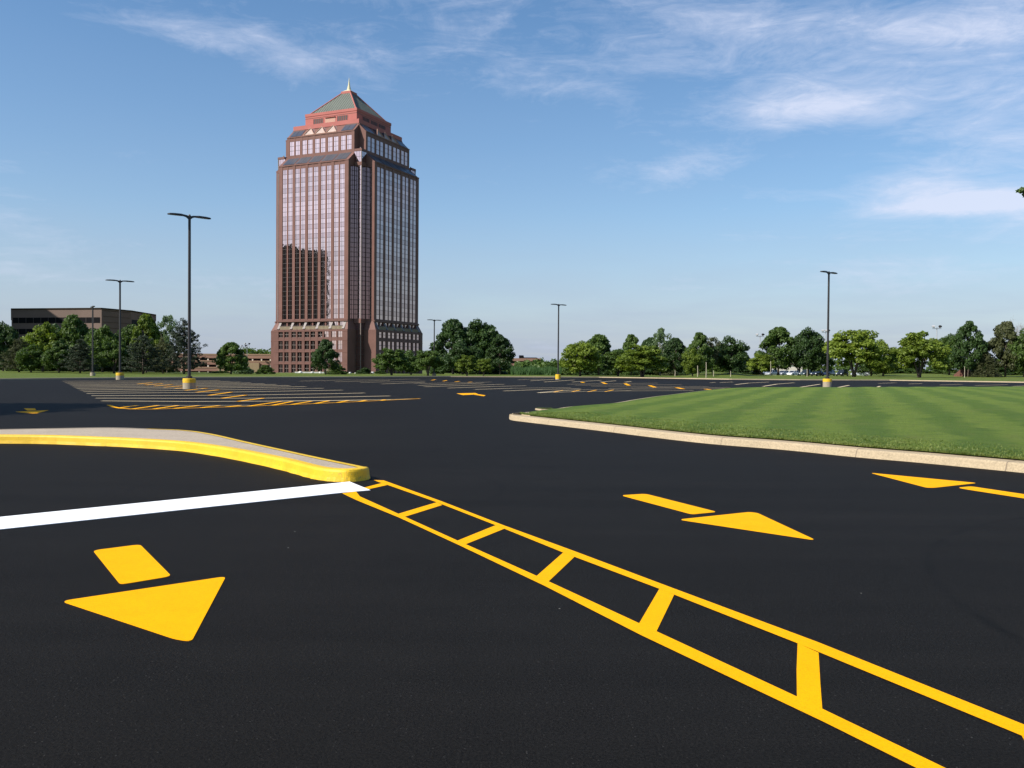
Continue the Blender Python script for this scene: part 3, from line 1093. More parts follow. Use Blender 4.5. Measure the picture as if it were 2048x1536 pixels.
# dark joints and stains across the kerb every three metres
mb = MB()
acc_l = 0
M['joint'] = simple("kerb_joint_dirt", (0.22, 0.17, 0.115), 0.95)
for i in range(4, nfr - 1):
    a, b = Vector(outl[i]), Vector(outl[i + 1])
    L = (b - a).length
    acc_l += L
    if acc_l > 2.4 + random.random() * 1.2:
        acc_l = 0
        t = (b - a).normalized()
        nn = Vector((-t.y, t.x)) * sg
        wj = 0.006 + 0.014 * random.random()
        pr = [(a + nn * (d - 0.003), z + 0.003) for d, z in prof[:6]]
        mb = MB()
        for (p0, z0), (p1, z1) in zip(pr, pr[1:]):
            mb.face([(p0.x, p0.y, z0), (p0.x + t.x * wj, p0.y + t.y * wj, z0), (p1.x + t.x * wj, p1.y + t.y * wj, z1), (p1.x, p1.y, z1)], M['joint'])
        mb.build("kerb_joint", root)

# turf: triangulated inside outline with a gentle mound
import bmesh
bm = bmesh.new()
tin = inset(outl, sg * 0.33)
vs = [bm.verts.new((x, y, 0.15)) for x, y in tin]
f = bm.faces.new(vs)
bmesh.ops.triangulate(bm, faces=[f])
for it in range(5):
    long_e = [e for e in bm.edges if e.calc_length() > 2.5]
    bmesh.ops.subdivide_edges(bm, edges=long_e, cuts=1)
    bmesh.ops.triangulate(bm, faces=bm.faces[:])
tv = np.array([(x, y) for x, y in tin])


def edge_dist(x, y):
    return float(np.sqrt(((tv - (x, y)) ** 2).sum(1).min()))


for v in bm.verts:
    d = edge_dist(v.co.x, v.co.y)
    v.co.z = 0.176 + 0.035 * sstep(0.0, 0.9, d) + 0.20 * sstep(0.6, 16, d)
bmesh.ops.recalc_face_normals(bm, faces=bm.faces[:])
me = bpy.data.meshes.new("turf")
bm.to_mesh(me)
bm.free()
me.materials.append(M['lawn'])
me.polygons.foreach_set("use_smooth", [True] * len(me.polygons))
turf = bpy.data.objects.new("turf", me)
col.objects.link(turf)
turf.parent = root
if me.polygons[0].normal.z < 0:
    me.flip_normals()

mb = MB()
pad = [(p[0], p[1]) for p in tin if p[1] > 0 and G(1062, 838).y * 0 + p[0] < G(1062, 834, 0.17).x and p[1] < 46]
slab(mb, pad, 0.10, 0.181, M['curb']) if len(pad) > 2 else None
mb.build("nose_pad", root)

# blades along the near lawn, thickest at the kerb
P0 = np.array([outl[i] for i in range(3, nfr - 4)])
seg = np.sqrt(((P0[1:] - P0[:-1]) ** 2).sum(1))
cum = np.concatenate([[0], np.cumsum(seg)])
NBL = 26000
t = rng.random(NBL) * cum[-1]
t = t[np.argsort(t)]
ii = np.clip(np.searchsorted(cum, t) - 1, 0, len(seg) - 1)
u = (t - cum[ii]) / seg[ii]
base = P0[ii] + (P0[ii + 1] - P0[ii]) * u[:, None]
tn = (P0[ii + 1] - P0[ii]) / seg[ii][:, None]
nn = np.stack([-tn[:, 1], tn[:, 0]], 1) * sg
dd = 0.33 + 2.2 * rng.random(NBL) ** 3.0
bp = base + nn * dd[:, None]
# thinner strip where the nose is narrow
keep = (np.abs(bp[:, 0]) > 0) & (bp[:, 1] < 40)
bp, dd = bp[keep], dd[keep]
nbl = len(bp)
hgt = 0.012 + 0.026 * rng.random(nbl)
hgt[dd < 0.45] *= 1.5
ang = rng.random(nbl) * 2 * np.pi
wv = 0.007 + 0.006 * rng.random(nbl)
lean = (rng.random((nbl, 2)) - 0.5) * 0.07
ss = np.clip(dd / 0.9, 0, 1)
s2 = np.clip((dd - 0.6) / 15.4, 0, 1)
z0 = 0.17 + 0.035 * ss * ss * (3 - 2 * ss) + 0.2 * s2 * s2 * (3 - 2 * s2)
co = np.zeros((nbl, 3, 3))
co[:, 0, 0] = bp[:, 0] - np.cos(ang) * wv
co[:, 0, 1] = bp[:, 1] - np.sin(ang) * wv
co[:, 1, 0] = bp[:, 0] + np.cos(ang) * wv
co[:, 1, 1] = bp[:, 1] + np.sin(ang) * wv
co[:, 0, 2] = co[:, 1, 2] = z0
co[:, 2, 0] = bp[:, 0] + lean[:, 0]
co[:, 2, 1] = bp[:, 1] + lean[:, 1]
co[:, 2, 2] = z0 + hgt


def np_mesh(name, co, nper, mat, smooth=False):
    nfc = len(co) // nper if co.ndim == 2 else len(co)
    me = bpy.data.meshes.new(name)
    V = co.reshape(-1, 3)
    me.vertices.add(len(V))
    me.vertices.foreach_set("co", V.ravel().astype(np.float32))
    nf_ = len(V) // nper
    me.loops.add(nf_ * nper)
    me.loops.foreach_set("vertex_index", np.arange(nf_ * nper, dtype=np.int32))
    me.polygons.add(nf_)
    me.polygons.foreach_set("loop_start", np.arange(0, nf_ * nper, nper, dtype=np.int32))
    me.materials.append(mat)
    me.update()
    me.validate()
    return me


me = np_mesh("lawn_edge_grass", co, 3, M['blade'])
o = bpy.data.objects.new("lawn_edge_grass", me)
col.objects.link(o)
tag(o, "short upright grass blades along the kerb of the lawn island", "grass", kind="stuff")

# ------------------------------------------------------------------ lamp posts
ARM = Vector((math.sin(R(48)), math.cos(R(48)), 0))


def lamp(px, by, ty, label, style, basew=0.83, baseh=0.70, yaw=None, Y=None):
    p = G(px, by) if Y is None else AT(px, Y, 0)
    H = zof(px, ty, p.y)
    zb = 0.0 if Y is None else terrain(p.x, p.y)
    root = empty("lamp_post", (p.x, p.y, zb), 0)
    H -= zb
    tag(root, label, "street lamp", "twin headed lamp posts in the lot")
    mb = MB()
    mb.tube([(0, 0, 0), (0, 0, baseh - 0.03), (0, 0, baseh)], [basew / 2, basew / 2, basew / 2 - 0.03], M['base_conc'], 28)
    b = mb.build("concrete_base", root)
    if style != 'plain':
        lo = baseh - 0.28 if style == 'band' else 0.12
        mb = MB()
        mb.tube([(0, 0, lo), (0, 0, baseh - 0.025), (0, 0, baseh + 0.004), (0, 0, baseh + 0.004)], [basew / 2 + 0.006, basew / 2 + 0.006, basew / 2 - 0.02, 0.14], M['curb_yellow'], 28)
        mb.build("painted_band", root, smooth=False)
    mb = MB()
    mb.tube([(0, 0, baseh), (0, 0, baseh + 0.16), (0, 0, baseh + 0.19)], [0.19, 0.19, 0.12], M['bronze'], 10)
    mb.build("base_cover", root)
    mb = MB()
    mb.tube([(0, 0, baseh + 0.1), (0, 0, H - 0.08), (0, 0, H)], [0.105, 0.088, 0.05], M['bronze'], 12)
    mb.build("pole", root)
    a = ARM if yaw is None else Vector((math.sin(yaw), math.cos(yaw), 0))
    s = Vector((-a.y, a.x, 0))
    for sgn in (-1, 1):
        mb = MB()
        prev = None
        # flat tapered shoebox head on a short knuckle
        sec = [(0.05, 0.05, 0.11, -0.12), (0.22, 0.06, 0.07, -0.03), (0.40, 0.08, 0.055, 0.0), (0.60, 0.17, 0.06, 0.01), (1.05, 0.19, 0.055, 0.005), (1.36, 0.16, 0.045, -0.01), (1.45, 0.09, 0.03, -0.02)]
        ringsx = []
        for d, hw, hh, zc_ in sec:
            c = a * (sgn * d) + Vector((0, 0, H - 0.10 + zc_))
            ringsx.append([c + s * hw + Vector((0, 0, -hh)), c - s * hw + Vector((0, 0, -hh)), c - s * hw * 0.8 + Vector((0, 0, hh)), c + s * hw * 0.8 + Vector((0, 0, hh))])
        for r0, r1 in zip(ringsx, ringsx[1:]):
            for k in range(4):
                mb.face([r0[k], r0[(k + 1) % 4], r1[(k + 1) % 4], r1[k]], M['bronze'])
        mb.face(ringsx[0], M['bronze'])
        mb.face(ringsx[-1], M['bronze'])
        hd = mb.build("lamp_head", root, recalc=True)
        mb = MB()
        c0, c1 = a * (sgn * 0.66) + Vector((0, 0, H - 0.155)), a * (sgn * 1.25) + Vector((0, 0, H - 0.16))
        mb.face([c0 + s * 0.13, c0 - s * 0.13, c1 - s * 0.13, c1 + s * 0.13], M['lens'])
        mb.build("lens", hd)
    return root


lamp(378.5, 778, 430, "tallest twin headed lamp post on a yellow banded concrete base, nearest in the left block", 'band')
lamp(240, 759.4, 560, "lamp post behind the left parking block on a yellow banded base, before the brown office", 'band', 0.80, 0.72)
lamp(185.5, 754, 612, "lamp post on the grass at the left with a plain grey concrete base", 'plain', 0.62, 0.55, yaw=R(-30))
lamp(1116, 759.4, 608, "lamp post with a fully yellow base in the middle of the lot near the reeds", 'full', 0.72, 0.72)
lamp(1654.5, 774, 543, "lamp post with a yellow topped base standing behind the striped lawn", 'band', 0.82, 0.78)
lamp(868, 753.2, 639, "small distant lamp post beside the tower before the big dark trees", 'plain', 0.66, 0.55)


def flood(px, ty, Y, label, n=2):
    zb = terrain(*AT(px, Y)[:2])
    H = zof(px, ty, Y) - zb
    root = empty("floodlight_mast", (AT(px, Y).x, Y, zb))
    tag(root, label, "floodlight", "distant floodlight masts above the trees")
    mb = MB()
    mb.tube([(0, 0, 0), (0, 0, H)], [0.16, 0.10], M['lens'], 8)
    mb.build("pole", root)
    mb = MB()
    mb.tube([(-1.3, 0, H - 0.5), (1.3, 0, H - 0.5)], [0.06, 0.06], M['bronze'], 6)
    mb.build("crossarm", root)
    for sx in ([-1.15, 1.15] if n == 2 else [-1.15, 0, 1.15]):
        mb = MB()
        mb.tube([(sx + (0.45 if sx <= 0 else -0.45), -0.2, H + 0.1), (sx, 0, H + 0.15), (sx - (0.30 if sx <= 0 else -0.3), 0.15, H + 0.2)], [0.42, 0.34, 0.15], M['bronze'] if sx > 0 else M['lens'], 10)
        mb.build("lamp_head", root)


flood(1872, 654, 262, "twin floodlight mast between the yellow crab tree and the dark maple")
flood(1650, 662, 300, "floodlight mast peeking out behind the lamp post at the right", 3)
flood(1519, 670, 300, "floodlight mast at the left edge of the maple over the white cars")
flood(494, 688, 420, "floodlight mast on the parking garage roof, the taller one", 2)
flood(487, 692, 430, "floodlight mast on the parking garage roof, the lower one", 2)


# ------------------------------------------------------------------ trees
def leafcloud(centers, radii, nper, size, flat=0.75, up=0.25, outb=0.6, aspect=1.0, seed=0, sizevar=0.5):
    """leaf quads scattered through clumps; faces lean outwards"""
    g = np.random.default_rng(seed)
    C = np.repeat(np.asarray(centers), nper, axis=0)
    Rr = np.repeat(np.asarray(radii), nper)
    n = len(C)
    d = g.normal(size=(n, 3))
    d /= np.linalg.norm(d, axis=1)[:, None]
    rad = Rr * (0.35 + 0.75 * g.random(n) ** 0.55)
    P = C + d * rad[:, None] * np.array([1, 1, flat])
    nr = d * outb + g.normal(size=(n, 3)) * 0.55
    nr[:, 2] += up
    nr /= np.linalg.norm(nr, axis=1)[:, None]
    t = np.cross(nr, g.normal(size=(n, 3)))
    t /= np.linalg.norm(t, axis=1)[:, None]
    b = np.cross(nr, t)
    s = size * (1 - sizevar / 2 + sizevar * g.random(n))
    sa = s * aspect
    co = np.stack([P - t * s[:, None], P + b * sa[:, None] * 0.55, P + t * s[:, None], P - b * sa[:, None] * 0.55], 1)
    return co


def limbs(mb, g, base, tips, r0, mat, n=4):
    for tp in tips:
        tp = Vector(tp)
        b = Vector(base)
        pts, rad = [], []
        L = (tp - b).length
        for k in range(n + 1):
            t = k / n
            p = b.lerp(tp, t)
            p.z = b.z + (tp.z - b.z) * (t ** 0.8)
            p += Vector((g.normal(), g.normal(), g.normal() * 0.4)) * 0.05 * L * math.sin(math.pi * t)
            pts.append(p)
            rad.append(max(0.02, r0 * (1 - t * 0.85)))
        mb.tube(pts, rad, mat, 6, cap=False)


PROTO = {}


def make_variant(kind, leafmat, idx):
    """meshes of height 10, half width 5 (unit tree), base at z 0"""
    key = (kind, leafmat, idx)
    if key in PROTO:
        return PROTO[key]
    g = np.random.default_rng(hash((kind, idx)) % 1000 if False else (sum(map(ord, kind)) * 7 + idx * 131))
    mb = MB()
    cs, rs = [], []
    bark = M['bark']
    if kind == 'round':
        nc = 95
        for i in range(nc):
            d = g.normal(size=3)
            d /= np.linalg.norm(d)
            rr = 0.35 + 0.65 * g.random() ** 0.45
            c = np.array([0, 0, 5.2]) + d * rr * np.array([4.1, 4.1, 4.1]) * (0.88 + 0.24 * g.random())
            if c[2] < 1.5:
                c[2] = 1.5 + g.random()
            cs.append(c)
            rs.append(0.7 + 0.65 * g.random())
        leaf = leafcloud(cs, rs, 130, 0.27, seed=idx, outb=0.8)
        mb.tube([(0, 0, -0.2), (0.05, 0, 1.2), (0, 0.1, 2.6), (0.1, 0, 4.5)], [0.32, 0.24, 0.2, 0.12], bark, 9)
        tips = [cs[i] for i in g.choice(nc, 14, replace=False)]
        limbs(mb, g, (0, 0, 2.2), tips, 0.13, bark)
    elif kind == 'maple':   # pointed, ragged outline
        nc = 92
        for i in range(nc):
            h = g.random() ** 0.85
            zz = 1.4 + 8.0 * h
            wmax = 4.5 * (1 - abs(h - 0.33) ** 1.5 * 1.55)
            a = g.random() * 6.283
            rr = wmax * (0.35 + 0.65 * g.random() ** 0.5)
            cs.append(np.array([math.cos(a) * rr, math.sin(a) * rr, zz]))
            rs.append((0.6 + 0.65 * g.random()) * (1.15 - 0.45 * h))
        leaf = leafcloud(cs, rs, 130, 0.26, seed=idx + 20, outb=0.8)
        mb.tube([(0, 0, -0.2), (0.05, 0, 1.2), (-0.05, 0.1, 3), (0.1, 0, 6.5)], [0.26, 0.2, 0.16, 0.05], bark, 9)
        tips = [cs[i] for i in g.choice(nc, 16, replace=False)]
        limbs(mb, g, (0, 0, 1.8), tips, 0.10, bark)
    elif kind == 'crab':    # low spreading crown on several crooked stems
        nc = 92
        for i in range(nc):
            a = g.random() * 6.283
            q = g.random() ** 0.5
            rr = 4.4 * q
            top = 9.3 - 3.6 * q ** 2.2 + g.normal() * 0.35
            bot = 1.9 + 1.2 * (1 - q)
            zz = bot + (top - bot) * g.random() ** 0.6 - 0.3
            cs.append(np.array([math.cos(a) * rr, math.sin(a) * rr, zz]))
            rs.append(0.65 + 0.7 * g.random())
        leaf = leafcloud(cs, rs, 125, 0.28, flat=0.6, up=0.5, seed=idx + 40)
        for k in range(4):
            a = k * 1.57 + g.random()
            e = (math.cos(a) * 1.6, math.sin(a) * 1.2, 4.2)
            mid = (math.cos(a) * 0.55 + g.normal() * 0.15, math.sin(a) * 0.55, 2.0)
            mb.tube([(math.cos(a) * 0.1, math.sin(a) * 0.1, -0.2), (math.cos(a) * 0.22, math.sin(a) * 0.2, 0.8), mid, e], [0.24, 0.2, 0.16, 0.09], bark, 8)
            near = sorted(cs, key=lambda c: (c[0] - e[0] * 1.7) ** 2 + (c[1] - e[1] * 1.7) ** 2 + (c[2] - 6) ** 2 * 0.3)[:6]
            limbs(mb, g, e, near, 0.08, bark)
    elif kind == 'feather':  # airy, see-through
        nc = 46
        for i in range(nc):
            h = g.random()
            wmax = 3.9 * math.sin(math.pi * (0.15 + 0.8 * h)) ** 0.7
            a = g.random() * 6.283
            rr = wmax * g.random() ** 0.4
            cs.append(np.array([math.cos(a) * rr, math.sin(a) * rr, 2.2 + 7.2 * h]))
            rs.append(0.5 + 0.55 * g.random())
        leaf = leafcloud(cs, rs, 95, 0.22, seed=idx + 60)
        mb.tube([(0, 0, -0.2), (0.05, 0, 2), (0.1, 0.1, 5), (0.1, 0, 8.5)], [0.22, 0.16, 0.1, 0.03], M['bark_pale'], 8)
        limbs(mb, g, (0, 0, 2.2), cs[:18], 0.07, M['bark_pale'])
    elif kind == 'pine':     # open irregular pine: tufts on tiers of limbs
        mb.tube([(0, 0, -0.2), (0.06, 0, 3), (-0.1, 0.05, 6), (0.05, 0, 9.4)], [0.26, 0.19, 0.12, 0.03], bark, 8)
        for lv in range(15):
            zz = 0.9 + 8.3 * (lv / 14.0)
            reach = 4.4 * (1 - ((lv / 14.0) ** 1.5)) + 0.7
            nb_ = 7 if lv < 11 else 4
            for k in range(nb_):
                a = k * 6.283 / nb_ + lv * 1.1 + g.normal() * 0.3
                L = reach * (0.55 + 0.55 * g.random())
                e = np.array([math.cos(a) * L, math.sin(a) * L, zz + 0.25 + 0.25 * L * g.random() * 0.6])
                mb.tube([(0, 0, zz), tuple((e + np.array([0, 0, zz])) / 2 + np.array([0, 0, -0.1 - zz / 2 + zz / 2])) if False else tuple((np.array([0, 0, zz]) + e) / 2), tuple(e)], [0.06, 0.04, 0.02], bark, 5, cap=False)
                for q in (0.45, 0.72, 1.0):
                    if L * q > 0.5:
                        c = np.array([0, 0, zz]) * (1 - q) + e * q
                        cs.append(c + g.normal(size=3) * 0.15)
                        rs.append(0.30 + 0.30 * g.random())
        leaf = leafcloud(cs, rs, 64, 0.19, flat=0.62, up=0.5, aspect=0.45, seed=idx + 80)
    elif kind == 'spruce':
        mb.tube([(0, 0, -0.2), (0, 0, 5), (0, 0, 9.8)], [0.22, 0.12, 0.02], bark, 8)
        for lv in range(26):
            t_ = lv / 25.0
            zz = 0.4 + 9.2 * t_
            reach = 4.6 * (1 - t_) ** 0.9 + 0.15
            nb_ = max(4, int(13 * (1 - t_) + 4))
            for k in range(nb_):
                a = k * 6.283 / nb_ + lv * 0.7 + g.normal() * 0.15
                L = reach * (0.8 + 0.3 * g.random())
                for q in (0.4, 0.65, 0.85, 1.0):
                    if L * q > 0.25:
                        cs.append(np.array([math.cos(a) * L * q, math.sin(a) * L * q, zz - 0.18 * L * q + g.normal() * 0.04]))
                        rs.append(0.22 + 0.16 * g.random())
        leaf = leafcloud(cs, rs, 14, 0.22, flat=0.4, up=0.6, aspect=0.4, seed=idx + 90)
    elif kind == 'shrub':
        for i in range(30):
            a = g.random() * 6.283
            q = g.random() ** 0.5
            cs.append(np.array([math.cos(a) * 4.2 * q, math.sin(a) * 4.2 * q, 1.0 + 7.6 * (1 - q ** 2) * g.random() ** 0.4]))
            rs.append(1.1 + 0.9 * g.random())
        leaf = leafcloud(cs, rs, 130, 0.42, seed=idx + 100)
        for k in range(5):
            mb.tube([(0, 0, -0.1), (g.normal() * 1.2, g.normal() * 1.2, 5)], [0.18, 0.06], bark, 5)
    elif kind == 'bare':
        leaf = None
        def br(p, d, L, r, depth):
            e = p + d * L
            mb.tube([p, p.lerp(e, 0.5) + Vector(g.normal(size=3)) * 0.04 * L, e], [r, r * 0.8, r * 0.6], M['bark_pale'], 5, cap=False)
            if depth == 0:
                return
            for _ in range(3):
                nd = (d + Vector(g.normal(size=3)) * 0.42).normalized()
                nd.z = abs(nd.z)
                br(e, nd, L * (0.62 + 0.2 * g.random()), r * 0.6, depth - 1)
        br(Vector((0, 0, -0.2)), Vector((0.02, 0, 1)), 3.0, 0.18, 0)
        for _ in range(6):
            d = (Vector((0, 0, 1)) + Vector(g.normal(size=3)) * 0.35).normalized()
            br(Vector((0, 0, 2.5)), d, 2.1, 0.09, 4)
    nm = {"shrub": "shrub", "pine": "pine_tree", "spruce": "spruce_tree"}.get(kind, "tree")
    t_me = mb.build("trunk", None, smooth=True)
    tm = t_me.data
    bpy.data.objects.remove(t_me)
    lm = np_mesh("crown", leaf, 4, M[leafmat]) if leaf is not None else None
    PROTO[key] = (nm, tm, lm)
    return PROTO[key]


def tree(px, ty, hw, Y, kind, leaf, label, idx=None, group=None, cat=None, zb=None):
    idx = random.randint(0, 1) if idx is None else idx
    nm, tm, lm = make_variant(kind, leaf, idx)
    p = AT(px, Y)
    z0 = terrain(p.x, p.y) if zb is None else zb
    H = zof(px, ty, Y) - z0
    Wd = hw / FPX * Y
    root = empty(nm, (p.x, p.y, z0), random.random() * 6.28)
    root.scale = (Wd / 4.5, Wd / 4.5, H / 9.9)
    tag(root, label, cat or {"shrub": "shrub"}.get(nm, "tree"), group)
    t = bpy.data.objects.new("trunk", tm)
    col.objects.link(t)
    t.parent = root
    if lm:
        c = bpy.data.objects.new("crown", lm)
        col.objects.link(c)
        c.parent = root
    return root


GL, GM, GR = "trees along the left edge of the lot", "trees around the tower", "trees along the right edge of the lot"
T = [
 (6, 644, 30, 165, 'round', 'leaf_dark', "very dark tree cut by the left edge of the picture", 0, GL),
 (38, 674, 34, 148, 'pine', 'leaf_olive', "brownish grey pine low at the far left below the office wall", 0, GL),
 (86, 638, 36, 158, 'crab', 'leaf_yellow', "sunlit yellow green tree in front of the left end of the brown office", 0, GL),
 (62, 690, 30, 146, 'round', 'leaf_mid', "low green tree under the yellow green one at the far left", 1, GL),
 (146, 627, 36, 160, 'maple', 'leaf_mid', "mid green tree rising to the office roof just left of the grass lamp", 0, GL),
 (118, 682, 30, 145, 'maple', 'leaf_mid', "lower mid green tree left of the grass lamp", 1, GL),
 (160, 678, 34, 142, 'pine', 'leaf_pine', "dark pine directly behind the grass lamp post", 1, GL),
 (205, 652, 34, 158, 'round', 'leaf_mid', "rounded green tree between the two left lamps", 0, GL),
 (228, 672, 28, 146, 'crab', 'leaf_mid', "spreading green tree just left of the second lamp", 1, GL),
 (262, 648, 32, 160, 'maple', 'leaf_mid', "green tree just right of the second lamp", 1, GL),
 (292, 626, 32, 158, 'maple', 'leaf_yellow', "tall light green tree at the right corner of the brown office", 0, GL),
 (286, 668, 42, 140, 'pine', 'leaf_pine', "broad dark pine nearest the kerb between lamp and garage", 0, GL),
 (334, 630, 28, 168, 'feather', 'leaf_pale', "airy pale green tree beyond the right corner of the office", 0, GL),
 (326, 676, 30, 150, 'pine', 'leaf_olive', "olive pine below the airy pale tree", 1, GL),
 (368, 638, 42, 146, 'pine', 'leaf_pine', "ragged dark pine standing alone behind the tallest lamp post", 1, GL),
 (462, 683, 33, 150, 'maple', 'leaf_mid', "single green maple in front of the parking garage", 0, GM),
 (651, 678, 27, 160, 'maple', 'leaf_dark', "single dark tree in front of the tower entrance", 1, GM),
 (783, 692, 32, 152, 'crab', 'leaf_mid', "spreading green tree at the right foot of the tower", 0, GM),
 (822, 702, 28, 165, 'round', 'leaf_mid', "low green tree right of the tower foot, second of the three", 1, GM),
 (856, 694, 28, 148, 'crab', 'leaf_mid', "green multi stemmed tree touching the small distant lamp post", 1, GM),
 (906, 636, 44, 190, 'maple', 'leaf_dark', "tall dark tree, left half of the big clump right of the tower", 0, GM),
 (960, 640, 46, 192, 'round', 'leaf_dark', "tall dark tree, right half of the big clump right of the tower", 0, GM),
 (1000, 668, 30, 188, 'maple', 'leaf_dark', "lower dark tree closing the right side of the big clump", 1, GM),
 (925, 680, 36, 178, 'round', 'leaf_dark', "dark tree filling the foot of the big clump", 1, GM),
 (934, 706, 20, 150, 'crab', 'leaf_yellow', "small yellow green tree in front of the big dark clump, left one", 0, GM),
 (967, 713, 18, 158, 'crab', 'leaf_yellow', "small yellow green tree in front of the big dark clump, right one", 1, GM),
 (1160, 682, 40, 165, 'round', 'leaf_yellow', "rounded yellow green tree right of the fully yellow lamp base", 0, GR),
 (1197, 667, 38, 185, 'maple', 'leaf_mid', "taller green tree behind the rounded yellow green one", 0, GR),
 (1236, 692, 30, 168, 'crab', 'leaf_mid', "low green tree between two larger ones, left of the spreading crab tree", 1, GR),
 (1284, 684, 50, 158, 'crab', 'leaf_yellow', "wide spreading crab tree with dark forked trunk left of the middle gap", 0, GR),
 (1262, 668, 26, 190, 'maple', 'leaf_mid', "green treetop just left of the highest airy one", 1, GR),
 (1320, 655, 32, 195, 'feather', 'leaf_pale', "highest airy pale treetop behind the spreading crab tree", 1, GR),
 (1350, 674, 28, 190, 'maple', 'leaf_dark', "dark green tree right of the airy treetop", 0, GR),
 (1398, 664, 28, 180, 'maple', 'leaf_mid', "pointed green tree with yellow green side behind the thin saplings", 1, GR),
 (1385, 698, 22, 172, 'round', 'leaf_yellow', "lower yellow green tree before the pointed green one", 1, GR),
 (1424, 674, 22, 182, 'feather', 'leaf_olive', "thin olive tree between the pointed tree and the dark round one", 0, GR),
 (1460, 675, 38, 185, 'round', 'leaf_dark', "dark dense round tree left of the gap before the white building", 1, GR),
 (1216, 700, 26, 226, 'round', 'leaf_dark', "dark background tree in the gap left of the spreading crab tree", 1, GR),
 (1300, 674, 30, 228, 'maple', 'leaf_dark', "dark background tree directly behind the spreading crab tree", 1, GR),
 (1348, 692, 28, 224, 'round', 'leaf_mid', "background tree filling the dip right of the airy treetop", 0, GR),
 (1436, 690, 28, 226, 'round', 'leaf_dark', "dark background tree joining the olive one and the dense round one", 0, GR),
 (1484, 700, 20, 224, 'maple', 'leaf_dark', "small dark tree on the right flank of the dense round one", 0, GR),
 (116, 652, 34, 172, 'round', 'leaf_dark', "dark background tree between the two leftmost green ones before the office", 1, GL),
 (182, 656, 34, 170, 'round', 'leaf_dark', "dark background tree directly behind the grass lamp pole", 0, GL),
 (244, 662, 32, 172, 'round', 'leaf_dark', "dark background tree directly behind the second lamp pole", 1, GL),
 (312, 654, 32, 170, 'round', 'leaf_dark', "dark background tree below the right corner of the office", 0, GL),
 (1522, 704, 24, 210, 'crab', 'leaf_yellow', "low yellow green tree at the left end of the cream building", 0, GR),
 (1556, 652, 42, 215, 'maple', 'leaf_mid', "full green tree over the row of white cars", 0, GR),
 (1616, 656, 34, 212, 'round', 'leaf_dark', "dark green tree just left of the right lamp post", 0, GR),
 (1640, 680, 26, 225, 'maple', 'leaf_mid', "green tree directly behind the right lamp post", 1, GR),
 (1708, 648, 52, 205, 'crab', 'leaf_yellow', "large yellow green tree over the dark parked cars", 1, GR),
 (1766, 682, 32, 228, 'round', 'leaf_yellow', "smaller yellow green tree right of the large yellow one", 1, GR),
 (1742, 700, 30, 240, 'maple', 'leaf_mid', "green tree behind the pale hatchback", 1, GR),
 (1838, 655, 50, 205, 'crab', 'leaf_yellow', "yellow green tree with open forked trunk alone on the grass rise", 0, GR),
 (1898, 668, 30, 245, 'round', 'leaf_mid', "green tree between the forked yellow tree and the dark maple", 0, GR),
 (1936, 641, 34, 225, 'maple', 'leaf_dark', "tall dark maple behind the mulch heap", 1, GR),
 (1972, 698, 30, 222, 'spruce', 'leaf_olive', "olive grey spruce between the two mulch heaps", 0, GR),
 (2010, 642, 38, 225, 'maple', 'leaf_olive', "tall ragged olive tree before the bare tree", 1, GR),
 (2048, 662, 32, 222, 'round', 'leaf_mid', "green tree cut by the right edge of the picture", 1, GR),
 (2030, 622, 26, 260, 'bare', 'leaf_mid', "bare grey tree without leaves showing above the olive tree", 0, GR),
]
for t_ in T:
    tree(t_[0], t_[1], t_[2], t_[3], t_[4], t_[5], t_[6], t_[7], t_[8])
GS = "shrubs in front of the buildings"
S = [(481, 722, 24, 158, 'leaf_pale', "pale green shrub right of the single garage maple"), (531, 728, 16, 160, 'leaf_mid', "dark green shrub at the left corner of the tower"),
     (440, 741, 20, 165, 'leaf_mid', "low hedge clump under the single garage maple"), (672, 722, 20, 168, 'leaf_mid', "shrub right of the dark tree at the tower entrance"),
     (728, 734, 14, 180, 'leaf_dark', "small dark shrub at the notch of the tower foot"), (760, 740, 12, 180, 'leaf_mid', "small shrub at the right face of the tower"),
     (1010, 722, 20, 230, 'leaf_mid', "shrub at the right foot of the big dark clump"), (1094, 722, 22, 240, 'leaf_mid', "shrub behind the reeds, left of the yellow lamp base"),
     (1135, 728, 18, 185, 'leaf_mid', "shrub just right of the fully yellow lamp base"), (1330, 732, 24, 205, 'leaf_olive', "brownish shrub under the highest airy treetop"),
     (1376, 738, 24, 215, 'leaf_dark', "dark shrub behind the thin saplings"), (1820, 728, 30, 262, 'leaf_mid', "hedge clump behind the forked yellow tree"),
     (1768, 726, 30, 262, 'leaf_dark', "hedge clump right of the pale hatchback"), (1884, 730, 30, 262, 'leaf_mid', "hedge clump left of the dark maple"),
     (1990, 722, 30, 250, 'leaf_dark', "hedge clump behind the dark mulch heap"), (2034, 724, 30, 250, 'leaf_mid', "hedge clump at the right edge under the olive tree"), (1944, 726, 24, 250, 'leaf_dark', "hedge clump right behind the dark maple")]
for i, px in enumerate(range(1146, 1500, 32)):
    S.append((px, 722 + (i * 7) % 9, 24, 214 + (i * 5) % 11, 'leaf_dark' if i % 3 else 'leaf_mid',
              "understorey shrub behind the right hand trees, %s counting from the yellow lamp base" % ["first", "second", "third", "fourth", "fifth", "sixth", "seventh", "eighth", "ninth", "tenth", "eleventh", "twelfth"][i]))
for i, px in enumerate(range(14, 345, 34)):
    S.append((px, 716 + (i * 7) % 9, 24, 172 + (i * 5) % 9, 'leaf_dark' if i % 2 else 'leaf_mid',
              "understorey shrub at the foot of the brown office, %s counting from the left edge" % ["first", "second", "third", "fourth", "fifth", "sixth", "seventh", "eighth", "ninth", "tenth", "eleventh", "twelfth"][i]))
